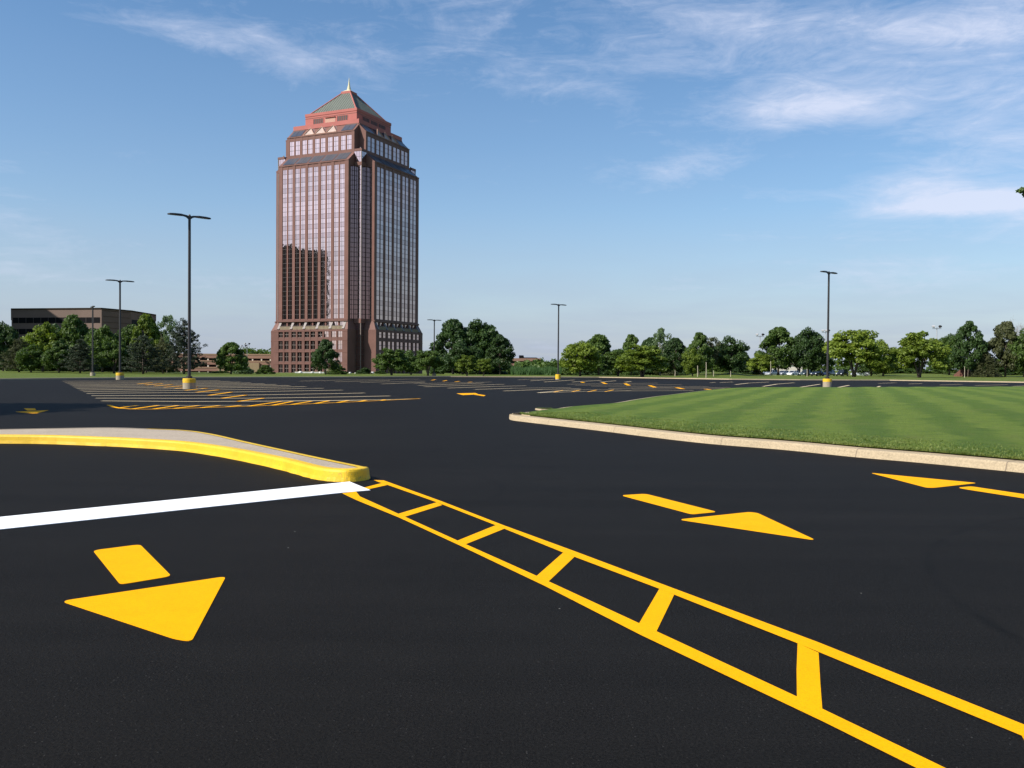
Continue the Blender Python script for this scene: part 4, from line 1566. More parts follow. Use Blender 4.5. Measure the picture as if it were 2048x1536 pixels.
for i, px in enumerate((886, 920, 955, 988)):
    S.append((px, 715 + (i * 5) % 8, 24, 200, 'leaf_dark', "dark shrub under the big clump right of the tower, %s from the left" % ["first", "second", "third", "fourth"][i]))
for px, ty, hw, Y, lf_, lb_ in S:
    tree(px, ty, hw, Y, 'shrub', lf_, lb_, None, GS)

# near tree just outside the right edge, one twig of it reaches into view; and the tree that shades the left of the lot
def near_tree(x, y, H, hw, label, kind, leaf):
    nm, tm, lm = make_variant(kind, leaf, 0)
    root = empty(nm, (x, y, 0.1), 0.4)
    root.scale = (hw / 4.9, hw / 4.9, H / 9.9)
    tag(root, label, "tree")
    for n_, d_ in (("trunk", tm), ("crown", lm)):
        c = bpy.data.objects.new(n_, d_)
        col.objects.link(c)
        c.parent = root
    return root


# trees out of frame at the left whose shade crosses the lot
near_tree(-30.0, 26.0, 14.0, 5.6, "tree outside the left edge that shades the asphalt", 'round', 'leaf_mid')
near_tree(-38.5, 25.0, 15.5, 6.5, "second tree outside the left edge that shades the asphalt", 'round', 'leaf_mid')


def twig_tree():
    g = np.random.default_rng(5)
    c0 = G(2022, 386, 1.6) if False else None
    Yt = 24.0
    tipx = (2027 - 1024) / FPX * Yt
    tipz = zof(2027, 384, Yt)
    root = empty("tree", (tipx + 4.6, Yt + 0.4, 0.3))
    tag(root, "near leafy tree at the right edge, only one branch tip reaching into the sky", "tree")
    mb = MB()
    mb.tube([(0, 0, -0.2), (0, 0, 2), (0.1, 0, 4), (0, 0, 7)], [0.2, 0.16, 0.12, 0.05], M['bark'], 9)
    cs, rs = [], []
    for i in range(60):
        d = g.normal(size=3)
        d /= np.linalg.norm(d)
        c = np.array([0.4, 0, 6.2]) + d * np.array([3.2, 3.2, 3.4]) * g.random() ** 0.4
        if c[0] < -2.6:
            c[0] += 1.3
        cs.append(c)
        rs.append(0.45 + 0.35 * g.random())
    limbs(mb, g, (0, 0, 3), cs[:16], 0.07, M['bark'])
    tip = np.array([-4.6, -0.4, tipz - 0.3])
    mb.tube([(0, 0, 5.0), (-2.4, -0.2, tipz - 0.75), tuple(tip + np.array([0.15, 0, -0.06]))], [0.06, 0.03, 0.008], M['bark'], 5)
    A = leafcloud(cs, rs, 260, 0.075, aspect=1.1, seed=3)
    tc_ = [tip + np.array([0.10, 0, 0.03]), tip + np.array([0.30, 0.05, -0.02]), tip + np.array([0.5, 0, 0.03]), tip + np.array([0.42, 0.05, -0.17]), tip + np.array([0.66, 0.05, -0.22]), tip + np.array([0.75, 0, -0.02]), tip + np.array([1.1, 0, -0.1]), tip + np.array([1.5, 0, -0.1])]
    B = leafcloud(tc_, [0.10, 0.14, 0.15, 0.11, 0.13, 0.2, 0.3, 0.35], 60, 0.045, aspect=1.2, seed=8)
    me = np_mesh("crown", np.concatenate([A, B]), 4, M['leaf_mid'])
    mb.build("trunk", root, smooth=True)
    o = bpy.data.objects.new("crown", me)
    col.objects.link(o)
    o.parent = root


twig_tree()

# thin saplings and stakes on the far grass
posts = [(1350, 740, 752.5, "short pale stake, leftmost of the row on the far grass"), (1395, 731, 753.5, "pale sapling stem between the leftmost stake and the thin one"),
         (1412, 724, 755.5, "very thin tall sapling stem on the far grass"), (1427, 741, 753, "short stake below the small white car"),
         (1461, 742, 753.5, "short stake in front of the dark round tree"), (1541, 722, 752, "pale leaning stem before the silver cars"),
         (1614, 738, 753.5, "pale stake left of the right lamp base"), (1929, 733, 755.5, "pale stake in front of the reddish mulch heap")]
for px, ty, by, lb_ in posts:
    p = terrain_hit(px, by)
    H = zof(px, ty, p.y) - p.z
    mb = MB()
    mb.tube([(0, 0, -0.1), (0.03, 0, H * 0.5), (0, 0.02, H)], [0.07, 0.062, 0.05], M['stake'], 7)
    o = mb.build("tree_stake")
    o.location = p
    tag(o, lb_, "stake", "pale stakes on the far grass")

# mulch heaps
def heap(px, by, ty, hw, label, mat, seed):
    p = terrain_hit(px, by)
    H = zof(px, ty, p.y) - p.z
    Wd = hw / FPX * p.y
    g = np.random.default_rng(seed)
    mb = MB()
    NR, NA = 9, 30
    i = mb.mat(mat)
    for r_ in range(NR):
        t = r_ / (NR - 1)
        for a in range(NA):
            an = a * 6.283 / NA
            rad = Wd * (1.25 * (1 - t) ** 1.0 + 0.28 * t) * (1 + 0.10 * math.sin(3 * an + seed) + 0.05 * g.normal())
            mb.v.append((math.cos(an) * rad, math.sin(an) * rad * 0.8, H * (t ** 0.85) * (1 + 0.03 * g.normal()) - 0.05))
    for r_ in range(NR - 1):
        for a in range(NA):
            b = (a + 1) % NA
            mb.f.append((r_ * NA + a, r_ * NA + b, (r_ + 1) * NA + b, (r_ + 1) * NA + a))
            mb.mi.append(i)
    mb.f.append(tuple((NR - 1) * NA + a for a in range(NA)))
    mb.mi.append(i)
    o = mb.build("mulch_heap", smooth=True)
    o.location = p
    tag(o, label, "mulch heap", "mulch heaps at the right")


heap(1929, 753, 735.5, 17, "reddish brown mulch heap behind the pale stake", M['mulch'], 1)
heap(1985, 752.5, 742.5, 14, "dark low mulch heap in the shade of the spruces", M['mulch_dark'], 2)

# reeds
g = np.random.default_rng(11)
nr = 7000
rx = g.random(nr)
PX = 1022 + rx * 100
YY = 178 + g.random(nr) * 26
X_ = (PX - 1024) / FPX * YY
hh = 1.25 + 0.9 * g.random(nr) * (0.5 + 0.5 * np.sin(rx * 9 + 1) ** 2)
zz = np.array([terrain(x, y) for x, y in zip(X_, YY)])
an = g.random(nr) * 3.14
wv = 0.05
co = np.zeros((nr, 3, 3))
co[:, 0] = np.stack([X_ - np.cos(an) * wv, YY - np.sin(an) * wv, zz], 1)
co[:, 1] = np.stack([X_ + np.cos(an) * wv, YY + np.sin(an) * wv, zz], 1)
co[:, 2] = np.stack([X_ + g.normal(size=nr) * 0.2, YY + g.normal(size=nr) * 0.2, zz + hh], 1)
o = bpy.data.objects.new("reeds", np_mesh("reeds", co, 3, M['leaf_reed']))
col.objects.link(o)
tag(o, "patch of tall green reeds left of the yellow lamp base", "reeds", kind="stuff")

# far woodland, one mass near the horizon
def woodland(px0, px1, Y, ty_lo, ty_hi, n, label, seed):
    g = np.random.default_rng(seed)
    cs, rs = [], []
    for i in range(n):
        px = px0 + (px1 - px0) * g.random()
        y = Y * (0.95 + 0.2 * g.random())
        top = zof(px, ty_lo + (ty_hi - ty_lo) * (0.5 + 0.5 * math.sin(px * 0.05 + seed) * math.sin(px * 0.013 + 2)), Y)
        z0 = terrain((px - 1024) / FPX * y, y)
        cs.append(np.array([(px - 1024) / FPX * y, y, z0 + (top - z0) * (0.25 + 0.7 * g.random())]))
        rs.append((top - z0) * 0.22)
    co = leafcloud(cs, rs, 34, (cs and 0.9), seed=seed)
    o = bpy.data.objects.new("distant_woodland", np_mesh("distant_woodland", co, 4, M['leaf_mid']))
    col.objects.link(o)
    tag(o, label, "woodland", kind="stuff")


woodland(-150, 2300, 620, 722, 716, 1100, "continuous far treeline near the horizon", 1)
woodland(480, 552, 520, 706, 695, 130, "dark far treetops above the garage roof left of the tower", 2)
woodland(1035, 1130, 330, 730, 717, 160, "distant trees behind the reeds", 3)
woodland(1470, 1540, 330, 728, 716, 60, "distant trees in the gap left of the cream building", 4)

# ------------------------------------------------------------------ tower
TH = 0.432
TC = Vector((-68.5, 375.0, 0))
TZ = -3.1


def face_T(k):
    if k == 0:
        return lambda t, b, z: (t, -b, z)
    if k == 1:
        return lambda t, b, z: (b, t, z)
    if k == 2:
        return lambda t, b, z: (-t, b, z)
    return lambda t, b, z: (-b, -t, z)


tower = empty("office_tower", (TC.x, TC.y, 0), -TH)
tag(tower, "tall brown granite tower with pink mirror glass, stepped top, green pyramid roof and spire", "office tower")
WIN = [(c + s * 1.4 - 1.05, c + s * 1.4 + 1.05) for c in [-12.4, -6.2, 0, 6.2, 12.4] for s in (-1, 1)]
gw = np.random.default_rng(21)


def pane(mb, T, t0, t1, b, z0, z1, mat, tilt=0.0010):
    e = [gw.normal() * tilt * 0.5 * (t1 - t0) for _ in range(1)][0]
    f = gw.normal() * tilt * 0.5 * (z1 - z0)
    p = [T(t0, b + e + f, z0), T(t1, b - e + f, z0), T(t1, b - e - f, z1), T(t0, b + e - f, z1)]
    mb.face(p, mat)


def window_strip(name, k, t0, t1, b, z0, z1, rows, cols, matf, parent, mull=0.05, hb=0.05, mm=None):
    T = face_T(k)
    mb = MB()
    mm = mm or M['mullion']
    dz = (z1 - z0) / rows
    dt = (t1 - t0) / cols
    for r_ in range(rows):
        for c_ in range(cols):
            pane(mb, T, t0 + c_ * dt, t0 + (c_ + 1) * dt, b, z0 + r_ * dz, z0 + (r_ + 1) * dz, matf(r_))
    for c_ in range(1, cols):
        tt = t0 + c_ * dt
        mb.box(tt - mull, tt + mull, b - 0.06, b + 0.05, z0, z1, mm, T)
    for r_ in range(rows + 1):
        zz_ = z0 + r_ * dz
        mb.box(t0, t1, b - 0.05, b + 0.035, zz_ - hb * 1.3, zz_ + hb * 1.3, mm, T)
    return mb.build(name, parent, recalc=False)


def fix_winding(o):
    pass


rowpat = {}


def shaftmat(r_):
    return M['glass_a'] if (r_ % 2 == 0 or r_ in (7, 15, 23)) else M['glass_b']


wall = MB()
slope_mb = MB()
GR_, GRD = M['granite'], M['granite_red']
RS, WS = 23.8, 16.7      # shaft
RP, WP = 25.5, 17.7      # podium
R2, W2 = 19.4, 16.2      # second tier
R3 = 15.6
GC = 20.0                # glazed corner
rest = MB()
podium = MB()
crown_w = MB()
class SoloBoxes:
    def box(s, *a):
        m_ = MB()
        m_.box(*a)
        m_.build('cornice', tower, recalc=True)


for k in range(4):
    T = face_T(k)
    trim = SoloBoxes()
    # podium wing
    podium.box(-WP, WP, 10, RP - 0.4, TZ, 15.9, GRD, T)
    fl = [(2.35, -1.1), (7.1, 3.3), (11.6, 8.1), (15.2, 12.8)]
    fl = [(b_, a_) for a_, b_ in fl]
    edges_t = [-WP] + [x for wv_ in WIN for x in (wv_[0] * 1.03, wv_[1] * 1.03)] + [WP]
    for i in range(0, len(edges_t), 2):
        podium.box(edges_t[i], edges_t[i + 1], RP - 0.4, RP, TZ, 15.9, GRD, T)
    zb = [TZ] + [z for f_ in fl for z in f_] + [15.9]
    for i in range(0, len(zb), 2):
        podium.box(-WP + 0.01, WP - 0.01, RP - 0.4, RP - 0.06, zb[i], zb[i + 1], GRD, T)
        if i:
            trim.box(-WP - 0.05, WP + 0.05, RP - 0.2, RP + 0.08, zb[i] - 0.12, zb[i] + 0.10, M['granite'], T)
    # shaft wing
    wall.box(-WS, WS, 10, RS - 0.4, 15.9, 81.0, GR_, T)
    e2 = [-WS] + [x for wv_ in WIN for x in wv_] + [WS]
    for i in range(0, len(e2), 2):
        wide = (e2[i + 1] - e2[i]) > 0.9
        wall.box(e2[i], e2[i + 1], RS - 0.4, RS + (0.05 if wide else -0.03), 17.0, 81.0, GR_, T)
    wall.box(-WS + 0.01, WS - 0.01, RS - 0.4, RS - 0.1, 79.4, 81.0, GR_, T)
    wall.box(-WS + 0.01, WS - 0.01, RS - 0.4, RS - 0.1, 18.9, 20.1, GR_, T)
    trim.box(-WS - 0.2, WS + 0.2, RS - 0.3, RS + 0.45, 19.0, 19.75, GRD, T)
    # first slope
    pr = [(RS, 81.0), (R2 - 0.2, 85.0), (10, 85.0), (10, 81.0)]
    a = [T(-WS, b_, z_) for b_, z_ in pr]
    c = [T(WS, b_, z_) for b_, z_ in pr]
    for q in (a[::-1], c):
        crown_w.face(q, GR_)
    crown_w.face([a[0], c[0], c[1], a[1]], GR_)
    crown_w.face([a[1], c[1], c[2], a[2]], GR_)
    trim.box(-WS - 0.05, WS + 0.05, RS - 0.5, RS + 0.16, 80.7, 81.15, GR_, T)
    # second tier
    crown_w.box(-W2, W2, 10, R2 - 0.4, 81.0, 93.2, GR_, T)
    e3 = [-W2] + [x for wv_ in WIN for x in wv_] + [W2]
    for i in range(0, len(e3), 2):
        crown_w.box(e3[i], e3[i + 1], R2 - 0.4, R2, 84.0, 93.2, GR_, T)
    crown_w.box(-W2 + 0.01, W2 - 0.01, R2 - 0.4, R2 - 0.05, 84.0, 86.0, GR_, T)
    crown_w.box(-W2 + 0.01, W2 - 0.01, R2 - 0.4, R2 - 0.05, 91.6, 93.2, GR_, T)
    pr = [(R2, 93.2), (R3, 96.9), (10, 96.9), (10, 93.2)]
    a = [T(-W2, b_, z_) for b_, z_ in pr]
    c = [T(W2, b_, z_) for b_, z_ in pr]
    for q in (a[::-1], c):
        crown_w.face(q, GR_)
    crown_w.face([a[0], c[0], c[1], a[1]], GR_)
    trim.box(-W2 - 0.05, W2 + 0.05, R2 - 0.5, R2 + 0.14, 93.0, 93.4, GR_, T)
    # sloped glazing panels
    for j in range(10):
        slope_mb = MB()
        t0 = WIN[j][0] - 0.28
        t1 = WIN[j][1] + 0.28
        for (b0, z0, b1, z1) in ((RS - 0.35, 81.32 + 0.10, R2 + 0.25, 84.6 + 0.10),):
            slope_mb.face([T(t0, b0 + 0.05, z0), T(t1, b0 + 0.05, z0), T(t1, b1 + 0.05, z1), T(t0, b1 + 0.05, z1)], M['glass_slope'])
            tm_ = (t0 + t1) / 2
            slope_mb.face([T(tm_ - 0.05, b0 + 0.09, z0 + 0.03), T(tm_ + 0.05, b0 + 0.09, z0 + 0.03), T(tm_ + 0.05, b1 + 0.09, z1 + 0.03), T(tm_ - 0.05, b1 + 0.09, z1 + 0.03)], M['mullion'])
        slope_mb.build('sloped_glazing', tower)
        if j in (0, 1, 8, 9):
            slope_mb = MB()
            slope_mb.face([T(t0, R2 - 0.3, 93.62), T(t1, R2 - 0.3, 93.62), T(t1, R3 + 0.5, 96.62), T(t0, R3 + 0.5, 96.62)], M['glass_slope'])
            slope_mb.build('sloped_glazing', tower)
tw = wall.build("shaft_wall", tower, recalc=True)
podium.build("podium_wall", tower, recalc=True)
tag(crown_w.build("setback_wall", tower, recalc=True), None)

# windows as parts: the two seen faces; the two hidden faces as one mass
for k in (0, 1):
    for (t0, t1) in WIN:
        window_strip("shaft_window", k, t0, t1, RS - 0.14, 20.1, 79.4, 32, 3, shaftmat, tower)
    for (t0, t1) in WIN:
        window_strip("upper_window", k, t0, t1, R2 - 0.14, 86.0, 91.6, 3, 3, lambda r_: M['glass_a'], tower, 0.06)
    for fi, (z0, z1) in enumerate([(-1.1, 2.35), (3.3, 7.1), (8.1, 11.6), (12.8, 15.2)]):
        if k == 1 and fi < 2:
            continue
        for (t0, t1) in WIN:
            window_strip("podium_window", k, t0 * 1.03, t1 * 1.03, RP - 0.30, z0, z1, 2, 2, lambda r_: M['glass_a'], tower, 0.07, 0.07, M['fin'])
mass = MB()
for k in (2, 3):
    T = face_T(k)
    for (t0, t1) in WIN:
        mass.box(t0, t1, RS - 0.35, RS - 0.28, 20.1, 79.4, M['glass_a'], T)
        mass.box(t0, t1, R2 - 0.35, R2 - 0.28, 86.0, 91.6, M['glass_a'], T)
        for (z0, z1) in [(-1.1, 2.35), (3.3, 7.1), (8.1, 11.6), (12.8, 15.2)]:
            mass.box(t0, t1, RP - 0.37, RP - 0.30, z0, z1, M['glass_dark'], T)
T = face_T(1)
for (t0, t1) in WIN:
    for (z0, z1) in [(-1.1, 2.35), (3.3, 7.1)]:
        mass.box(t0, t1, RP - 0.37, RP - 0.30, z0, z1, M['glass_dark'], T)
tag(mass.build("hidden_window", tower, recalc=True), kind="stuff")

# terrace zone between podium and shaft: fins, railings
for k in (0, 1, 2, 3):
    T = face_T(k)
    for i in range(6):
        tt = -15.5 + 6.2 * i
        mb = MB()
        hw_ = 0.55
        p = [T(tt - hw_, RP - 0.3, 15.9), T(tt + hw_, RP - 0.3, 15.9), T(tt + hw_, RS - 0.2, 15.9), T(tt - hw_, RS - 0.2, 15.9),
             T(tt - hw_, RP - 0.1, 16.2), T(tt + hw_, RP - 0.1, 16.2), T(tt + hw_, RS - 0.2, 19.3), T(tt - hw_, RS - 0.2, 19.3)]
        mb.hexa(p, M['fin'])
        if k < 2:
            mb.build("sloped_fin", tower, recalc=True)
        else:
            rest.hexa(p, M['fin'])
    for i in range(5):
        tc_ = -12.4 + 6.2 * i
        mb = MB() if k < 2 else rest
        mb.box(tc_ - 2.5, tc_ + 2.5, RP - 0.55, RP - 0.45, 15.9, 17.15, M['tan_rail'], T)
        for q in range(9):
            mb.box(tc_ - 2.5 + q * 0.62, tc_ - 2.42 + q * 0.62, RP - 0.45, RP - 0.38, 15.9, 17.3, M['mullion'], T)
        mb.box(tc_ - 2.5, tc_ + 2.5, RP - 0.56, RP - 0.40, 17.3, 17.4, M['fin'], T)
        if k < 2:
            mb.build("terrace_railing", tower, recalc=True)
            window_strip("terrace_window", k, tc_ - 2.45, tc_ + 2.45, RS - 0.36, 16.0, 18.9, 2, 4, lambda r_: M['glass_a'], tower, 0.06)
    # broad end shoulders
    for sgn in (-1, 1):
        a0, a1 = (sgn * 16.2, sgn * WP)
        lo_, hi_ = min(a0, a1), max(a0, a1)
        q0, q1 = (sgn * 16.2, sgn * (WS))
        l2, h2 = min(q0, q1), max(q0, q1)
        sh = MB()
        sh.hexa([T(lo_, RP - 0.2, 15.9), T(hi_, RP - 0.2, 15.9), T(hi_, 19, 15.9), T(lo_, 19, 15.9),
                   T(l2, RS + 0.0, 19.2), T(h2, RS + 0.0, 19.2), T(h2, 19, 19.2), T(l2, 19, 19.2)], GR_)
        sh.build('terrace_shoulder', tower, recalc=True)
# glazed notch corners and core
core = MB()
core.box(-GC + 0.3, GC - 0.3, -GC + 0.3, GC - 0.3, TZ, 85.2, M['granite'])
core.box(-R3, R3, -R3, R3, 85.2, 98.4, M['granite'])
core.build("core_wall", tower, recalc=True)
for (ka, kb) in ((0, 1), (1, 2), (3, 0)):
    for k, t0, t1 in ((ka, WS, GC), (kb, -GC, -WS)):
        for z0, z1, rr in ((-1.0, 18.4, 8), (20.1, 79.2, 32), (80.6, 84.8, 2)):
            window_strip("corner_window", k, t0, t1, GC - 0.02, z0, z1, rr, 3, lambda r_: M['glass_b'], tower, 0.06)
cm = MB()
for sx_, sy_ in ((1, -1), (1, 1), (-1, -1), (-1, 1)):
    x0, x1 = sorted((sx_ * (GC - 0.15), sx_ * (GC + 0.18)))
    y0, y1 = sorted((sy_ * (GC - 0.15), sy_ * (GC + 0.18)))
    cm.box(x0, x1, y0, y1, TZ, 84.9, M['fin'])
    for z0, z1, e in ((79.2, 80.6, 0.2), (84.8, 85.7, 0.25), (18.4, 20.1, 0.3)):
        x0, x1 = sorted((sx_ * 16.9, sx_ * (GC + e)))
        y0, y1 = sorted((sy_ * 16.9, sy_ * (GC + e)))
        cm.box(x0, x1, y0, y1, z0, z1, M['granite'])
    cm.tube([(sx_ * 18.6, sy_ * 18.6, 85.7), (sx_ * 18.6, sy_ * 18.6, 86.6)], [0.5, 0.15], M['fin'], 8)
cm.build("corner_pier", tower, recalc=True)
# side returns of the wings get a glass strip
for k in (0, 1):
    T = face_T(k)
    for sgn in (-1, 1):
        mb = MB()
        tt = sgn * (WS + 0.06)
        for r_ in range(32):
            z0 = 20.1 + r_ * 59.1 / 32
            z1 = z0 + 59.1 / 32 - 0.1
            mb.face([T(tt, GC + 0.2, z0), T(tt, GC + 2.5, z0), T(tt, GC + 2.5, z1), T(tt, GC + 0.2, z1)], M['glass_b'])
        for q in (0.15, 1.3, 2.45):
            mb.box(min(sgn * WS, tt + sgn * 0.04), max(sgn * WS, tt + sgn * 0.04), GC + q, GC + q + 0.1, 20.1, 79.2, M['mullion'], T)
        mb.build("return_window", tower)
tag(rest.build("hidden_railing", tower, recalc=True), kind="stuff")

# crown: ledge, penthouse, roof, spire
mb = MB()
mb.box(-R3 - 0.3, R3 + 0.3, -R3 - 0.3, R3 + 0.3, 96.9, 98.6, M['salmon'])
mb.build("ledge", tower, recalc=True)
mb = MB()
H4 = 12.5
mb.box(-H4, H4, -H4, H4, 98.6, 103.0, M['salmon'])
mb.box(-H4 - 0.15, H4 + 0.15, -H4 - 0.15, H4 + 0.15, 103.0, 104.1, M['salmon'])
for k in range(4):
    T = face_T(k)
    mb.box(-H4 - 0.04, H4 + 0.04, H4 - 0.1, H4 + 0.06, 102.1, 102.25, M['granite'], T)
mb.build("penthouse_wall", tower, recalc=True)
for k in (0, 1):
    T = face_T(k)
    for i, (t0, t1) in enumerate(((-8.5, -3.7), (-2.65, 2.25), (3.2, 8.2))):
        if i == 1 and k == 0:
            mb = MB()
            mb.box(t0, t1, H4, H4 + 0.05, 99.6, 101.6, M['peach'], T)
            mb.box(t0, t1, H4, H4 + 0.5, 101.6, 101.85, M['salmon'], T)
            mb.build("blank_panel", tower, recalc=True)
        else:
            mb = MB()
            mb.box(t0, t1, H4, H4 + 0.03, 99.5, 101.7, M['louver'], T)
            for q in range(6):
                tt = t0 + (t1 - t0) * q / 5
                mb.box(tt - 0.07, tt + 0.07, H4 + 0.01, H4 + 0.12, 99.5, 101.7, M['salmon'], T)
            mb.build("louvre", tower, recalc=True)
mb = MB()
h0, z0, h1, z1 = 11.7, 103.7, 2.1, 114.2
for k in range(4):
    T = face_T(k)
    mb.face([T(-h0, h0, z0), T(h0, h0, z0), T(h1, h1, z1), T(-h1, h1, z1)], M['roofgreen'])
mb.face([(-h1, -h1, z1), (h1, -h1, z1), (h1, h1, z1), (-h1, h1, z1)], M['roofgreen'])
rf = mb.build("roof", tower, recalc=True)
mb = MB()
for sx_, sy_ in ((1, 1), (1, -1), (-1, 1), (-1, -1)):
    mb.tube([(sx_ * h0, sy_ * h0, z0 + 0.1), (sx_ * h1, sy_ * h1, z1 + 0.1)], [0.28, 0.28], M['salmon'], 6)
mb.build("hip_ridge", rf)
mb = MB()
for k in range(4):
    T = face_T(k)
    for q in range(-9, 10):
        tt = q * 1.2
        if abs(tt) < h0 - 0.3:
            f1 = min(1.0, (h0 - abs(tt)) / (h0 - h1))
            p0, p1 = T(tt, h0 + 0.02, z0 + 0.06), T(tt, h0 - (h0 - h1) * f1 + 0.02, z0 + (z1 - z0) * f1 + 0.06)
            mb.tube([p0, p1], [0.045, 0.045], M['roofgreen'], 4)
mb.build("standing_seam", rf)
mb = MB()
mb.box(-2.35, 2.35, -2.35, 2.35, 114.0, 115.0, M['salmon'])
mb.hexa([(-2.2, -2.2, 115.0), (2.2, -2.2, 115.0), (2.2, 2.2, 115.0), (-2.2, 2.2, 115.0), (-1.0, -1.0, 115.8), (1.0, -1.0, 115.8), (1.0, 1.0, 115.8), (-1.0, 1.0, 115.8)], M['gold'])
mb.build("spire_base", tower, recalc=True)
mb = MB()
mb.tube([(0, 0, 115.7), (0, 0, 118), (0, 0, 121.2)], [0.95, 0.42, 0.03], M['gold'], 8)
mb.build("spire", tower)
# glazed gables on the upper slope
for k in (0, 1):
    T = face_T(k)
    for i in range(3):
        c = -5.6 + 5.4 * i
        mb = MB()
        bb = R2 - 0.5
        apex = (c - 0.2, bb - 1.2, 96.5)
        mb.face([T(c - 2.5, bb + 0.3, 93.5), T(c + 2.5, bb + 0.3, 93.5), T(*apex)], M['glass_white'])
        mb.face([T(c + 2.5, bb + 0.3, 93.5), T(c + 0.6, bb - 3.6, 96.7), T(*apex)], M['glass_white'])
        mb.face([T(c - 2.5, bb + 0.3, 93.5), T(*apex), T(c - 0.6, bb - 3.6, 96.7)], M['louver'])
        mb.tube([T(c - 2.6, bb + 0.4, 93.5), T(c - 0.2, bb - 1.1, 96.7)], [0.16, 0.16], M['peach'], 5)
        mb.tube([T(c + 2.6, bb + 0.4, 93.5), T(c - 0.2, bb - 1.1, 96.7)], [0.16, 0.16], M['peach'], 5)
        mb.tube([T(c - 2.6, bb + 0.4, 93.55), T(c + 2.6, bb + 0.4, 93.55)], [0.13, 0.13], M['peach'], 5)
        mb.build("gable", tower)

# ------------------------------------------------------------------ neighbouring dark tower, out of frame at the left, mirrored in the glass
dirr = Vector((math.sin(R(239.85)), math.cos(R(239.85)), 0))
nb_c = TC + dirr * 185
lat = Vector((0.5, -0.866, 0))
nb_c = nb_c - lat * 6.5
mir = empty("office_block", (nb_c.x, nb_c.y, 0), R(-60))
tag(mir, "dark brown office block outside the left edge, seen mirrored in the tower glass", "office building")
mb = MB()
MW = 22.0
mb.box(-MW, MW, -MW, MW, TZ, 65, M['twin'])
mb.box(-MW, 6, -MW + 4, MW - 4, 65, 68, M['twin'])
mb.build("facade_wall", mir)
for i in range(15):
    mb = MB()
    z0 = 1.2 + i * 4.2
    if i in (9, 12):
        continue
    mb.box(-MW - 0.05, MW + 0.05, -MW - 0.05, MW + 0.05, z0, z0 + (3.4 if i % 3 else 4.0), M['band_dark'])
    mb.build("window_band", mir)

# ------------------------------------------------------------------ brown office at the left
root = empty("brick_office", AT(165, 340, terrain(AT(165, 340).x, 340)))
tag(root, "long brown brick office with dark ribbon windows behind the trees at the left", "office building")
inv = Vector(root.location)


def loc_pt(px, Y):
    return (AT(px, Y).x - inv.x, Y - inv.y)


plan = [loc_pt(23, 330), loc_pt(203, 322), loc_pt(262, 336), loc_pt(311, 362), loc_pt(311, 410), loc_pt(23, 410)]
ht = zof(203, 616.5, 322) - inv.z
mb = MB()
slab(mb, plan, -1, ht, M['brick_office'])
mb.build("brick_wall", root)


def band(z0, z1, mat, nm, off, idx=(0, 1, 2)):
    mb = MB()
    for i in idx:
        a, b = Vector(plan[i]), Vector(plan[i + 1])
        t = (b - a).normalized()
        nrm = Vector((t.y, -t.x))
        a2, b2 = a + nrm * off + t * 0.6, b + nrm * off - t * 0.6
        mb.face([(a2.x, a2.y, z0), (b2.x, b2.y, z0), (b2.x, b2.y, z1), (a2.x, a2.y, z1)], mat)
    return mb.build(nm, root)


for i in range(5):
    zt = ht - 3.25 - i * 4.1
    band(zt - 2.0, zt, M['band_dark'], "ribbon_window", 0.06, (0, 2))
def ribs(i, zt):
    a, b = Vector(plan[0]), Vector(plan[1])
    t = (b - a).normalized()
    nrm = Vector((t.y, -t.x))
    L_ = (b - a).length
    for q in range(1, 12):
        c = a + t * (L_ * q / 12)
        mb = MB()
        p = [c + nrm * 0.14 - t * 0.08, c + nrm * 0.14 + t * 0.08, c + t * 0.08, c - t * 0.08]
        mb.hexa([(k.x, k.y, zt - 2.0) for k in p] + [(k.x, k.y, zt) for k in p], M['mullion'])
        mb.build("window_mullion", root, recalc=True)


for i in range(2):
    ribs(i, ht - 3.25 - i * 4.1)
for i in range(9):
    band(ht - 0.75 - i * 2.05 - 0.1, ht - 0.75 - i * 2.05, M['twin'], "brick_course", 0.09, (1,))
mb = MB()
cop = inset([Vector(p) for p in plan], 0)
for i in range(len(plan)):
    a, b = Vector(plan[i]), Vector(plan[(i + 1) % len(plan)])
    t = (b - a).normalized()
    nrm = Vector((t.y, -t.x))
    q = [a + nrm * 0.2, b + nrm * 0.2, b - nrm * 0.3, a - nrm * 0.3]
    mb.hexa([(p.x, p.y, ht - 0.3) for p in q] + [(p.x, p.y, ht + 0.15) for p in q], M['twin'])
mb.build("coping", root, recalc=True)

# ------------------------------------------------------------------ garage left of the tower
gY = 425.0
root = empty("parking_garage", AT(430, gY, -3.0))
tag(root, "low red precast parking garage with open decks left of the tower", "parking garage")
inv = Vector(root.location)
x0, x1 = AT(300, gY).x - inv.x, AT(620, gY).x - inv.x
ztop = zof(450, 707.5, gY) - inv.z
mb = MB()
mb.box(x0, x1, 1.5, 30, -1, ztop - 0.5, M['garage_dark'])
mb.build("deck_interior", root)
lv = [(707.5, 716.4), (720.8, 729.3), (734, 742.3), (747, 751)]
for a_, b_ in lv:
    mb = MB()
    za, zb_ = zof(450, a_, gY) - inv.z, zof(450, b_, gY) - inv.z
    mb.box(x0 - 0.5, x1, 0, 1.5, zb_, za, M['garage'])
    mb.box(x0 - 0.6, x1, -0.12, 0.0, za - 0.55, za - 0.25, M['tanwall'])
    mb.build("spandrel_panel", root)
for i in range(18):
    xx = x0 + 2 + i * (x1 - x0 - 4) / 17
    mb = MB()
    mb.box(xx - 0.3, xx + 0.3, 0.2, 0.9, -1, ztop - 1, M['cream'])
    mb.build("column", root)
mb = MB()
a0, a1 = AT(438.5, gY).x - inv.x, AT(520, gY).x - inv.x
mb.box(a0, a1, -2.0, -0.2, -1, zof(450, 725, gY) - inv.z, M['tanwall'])
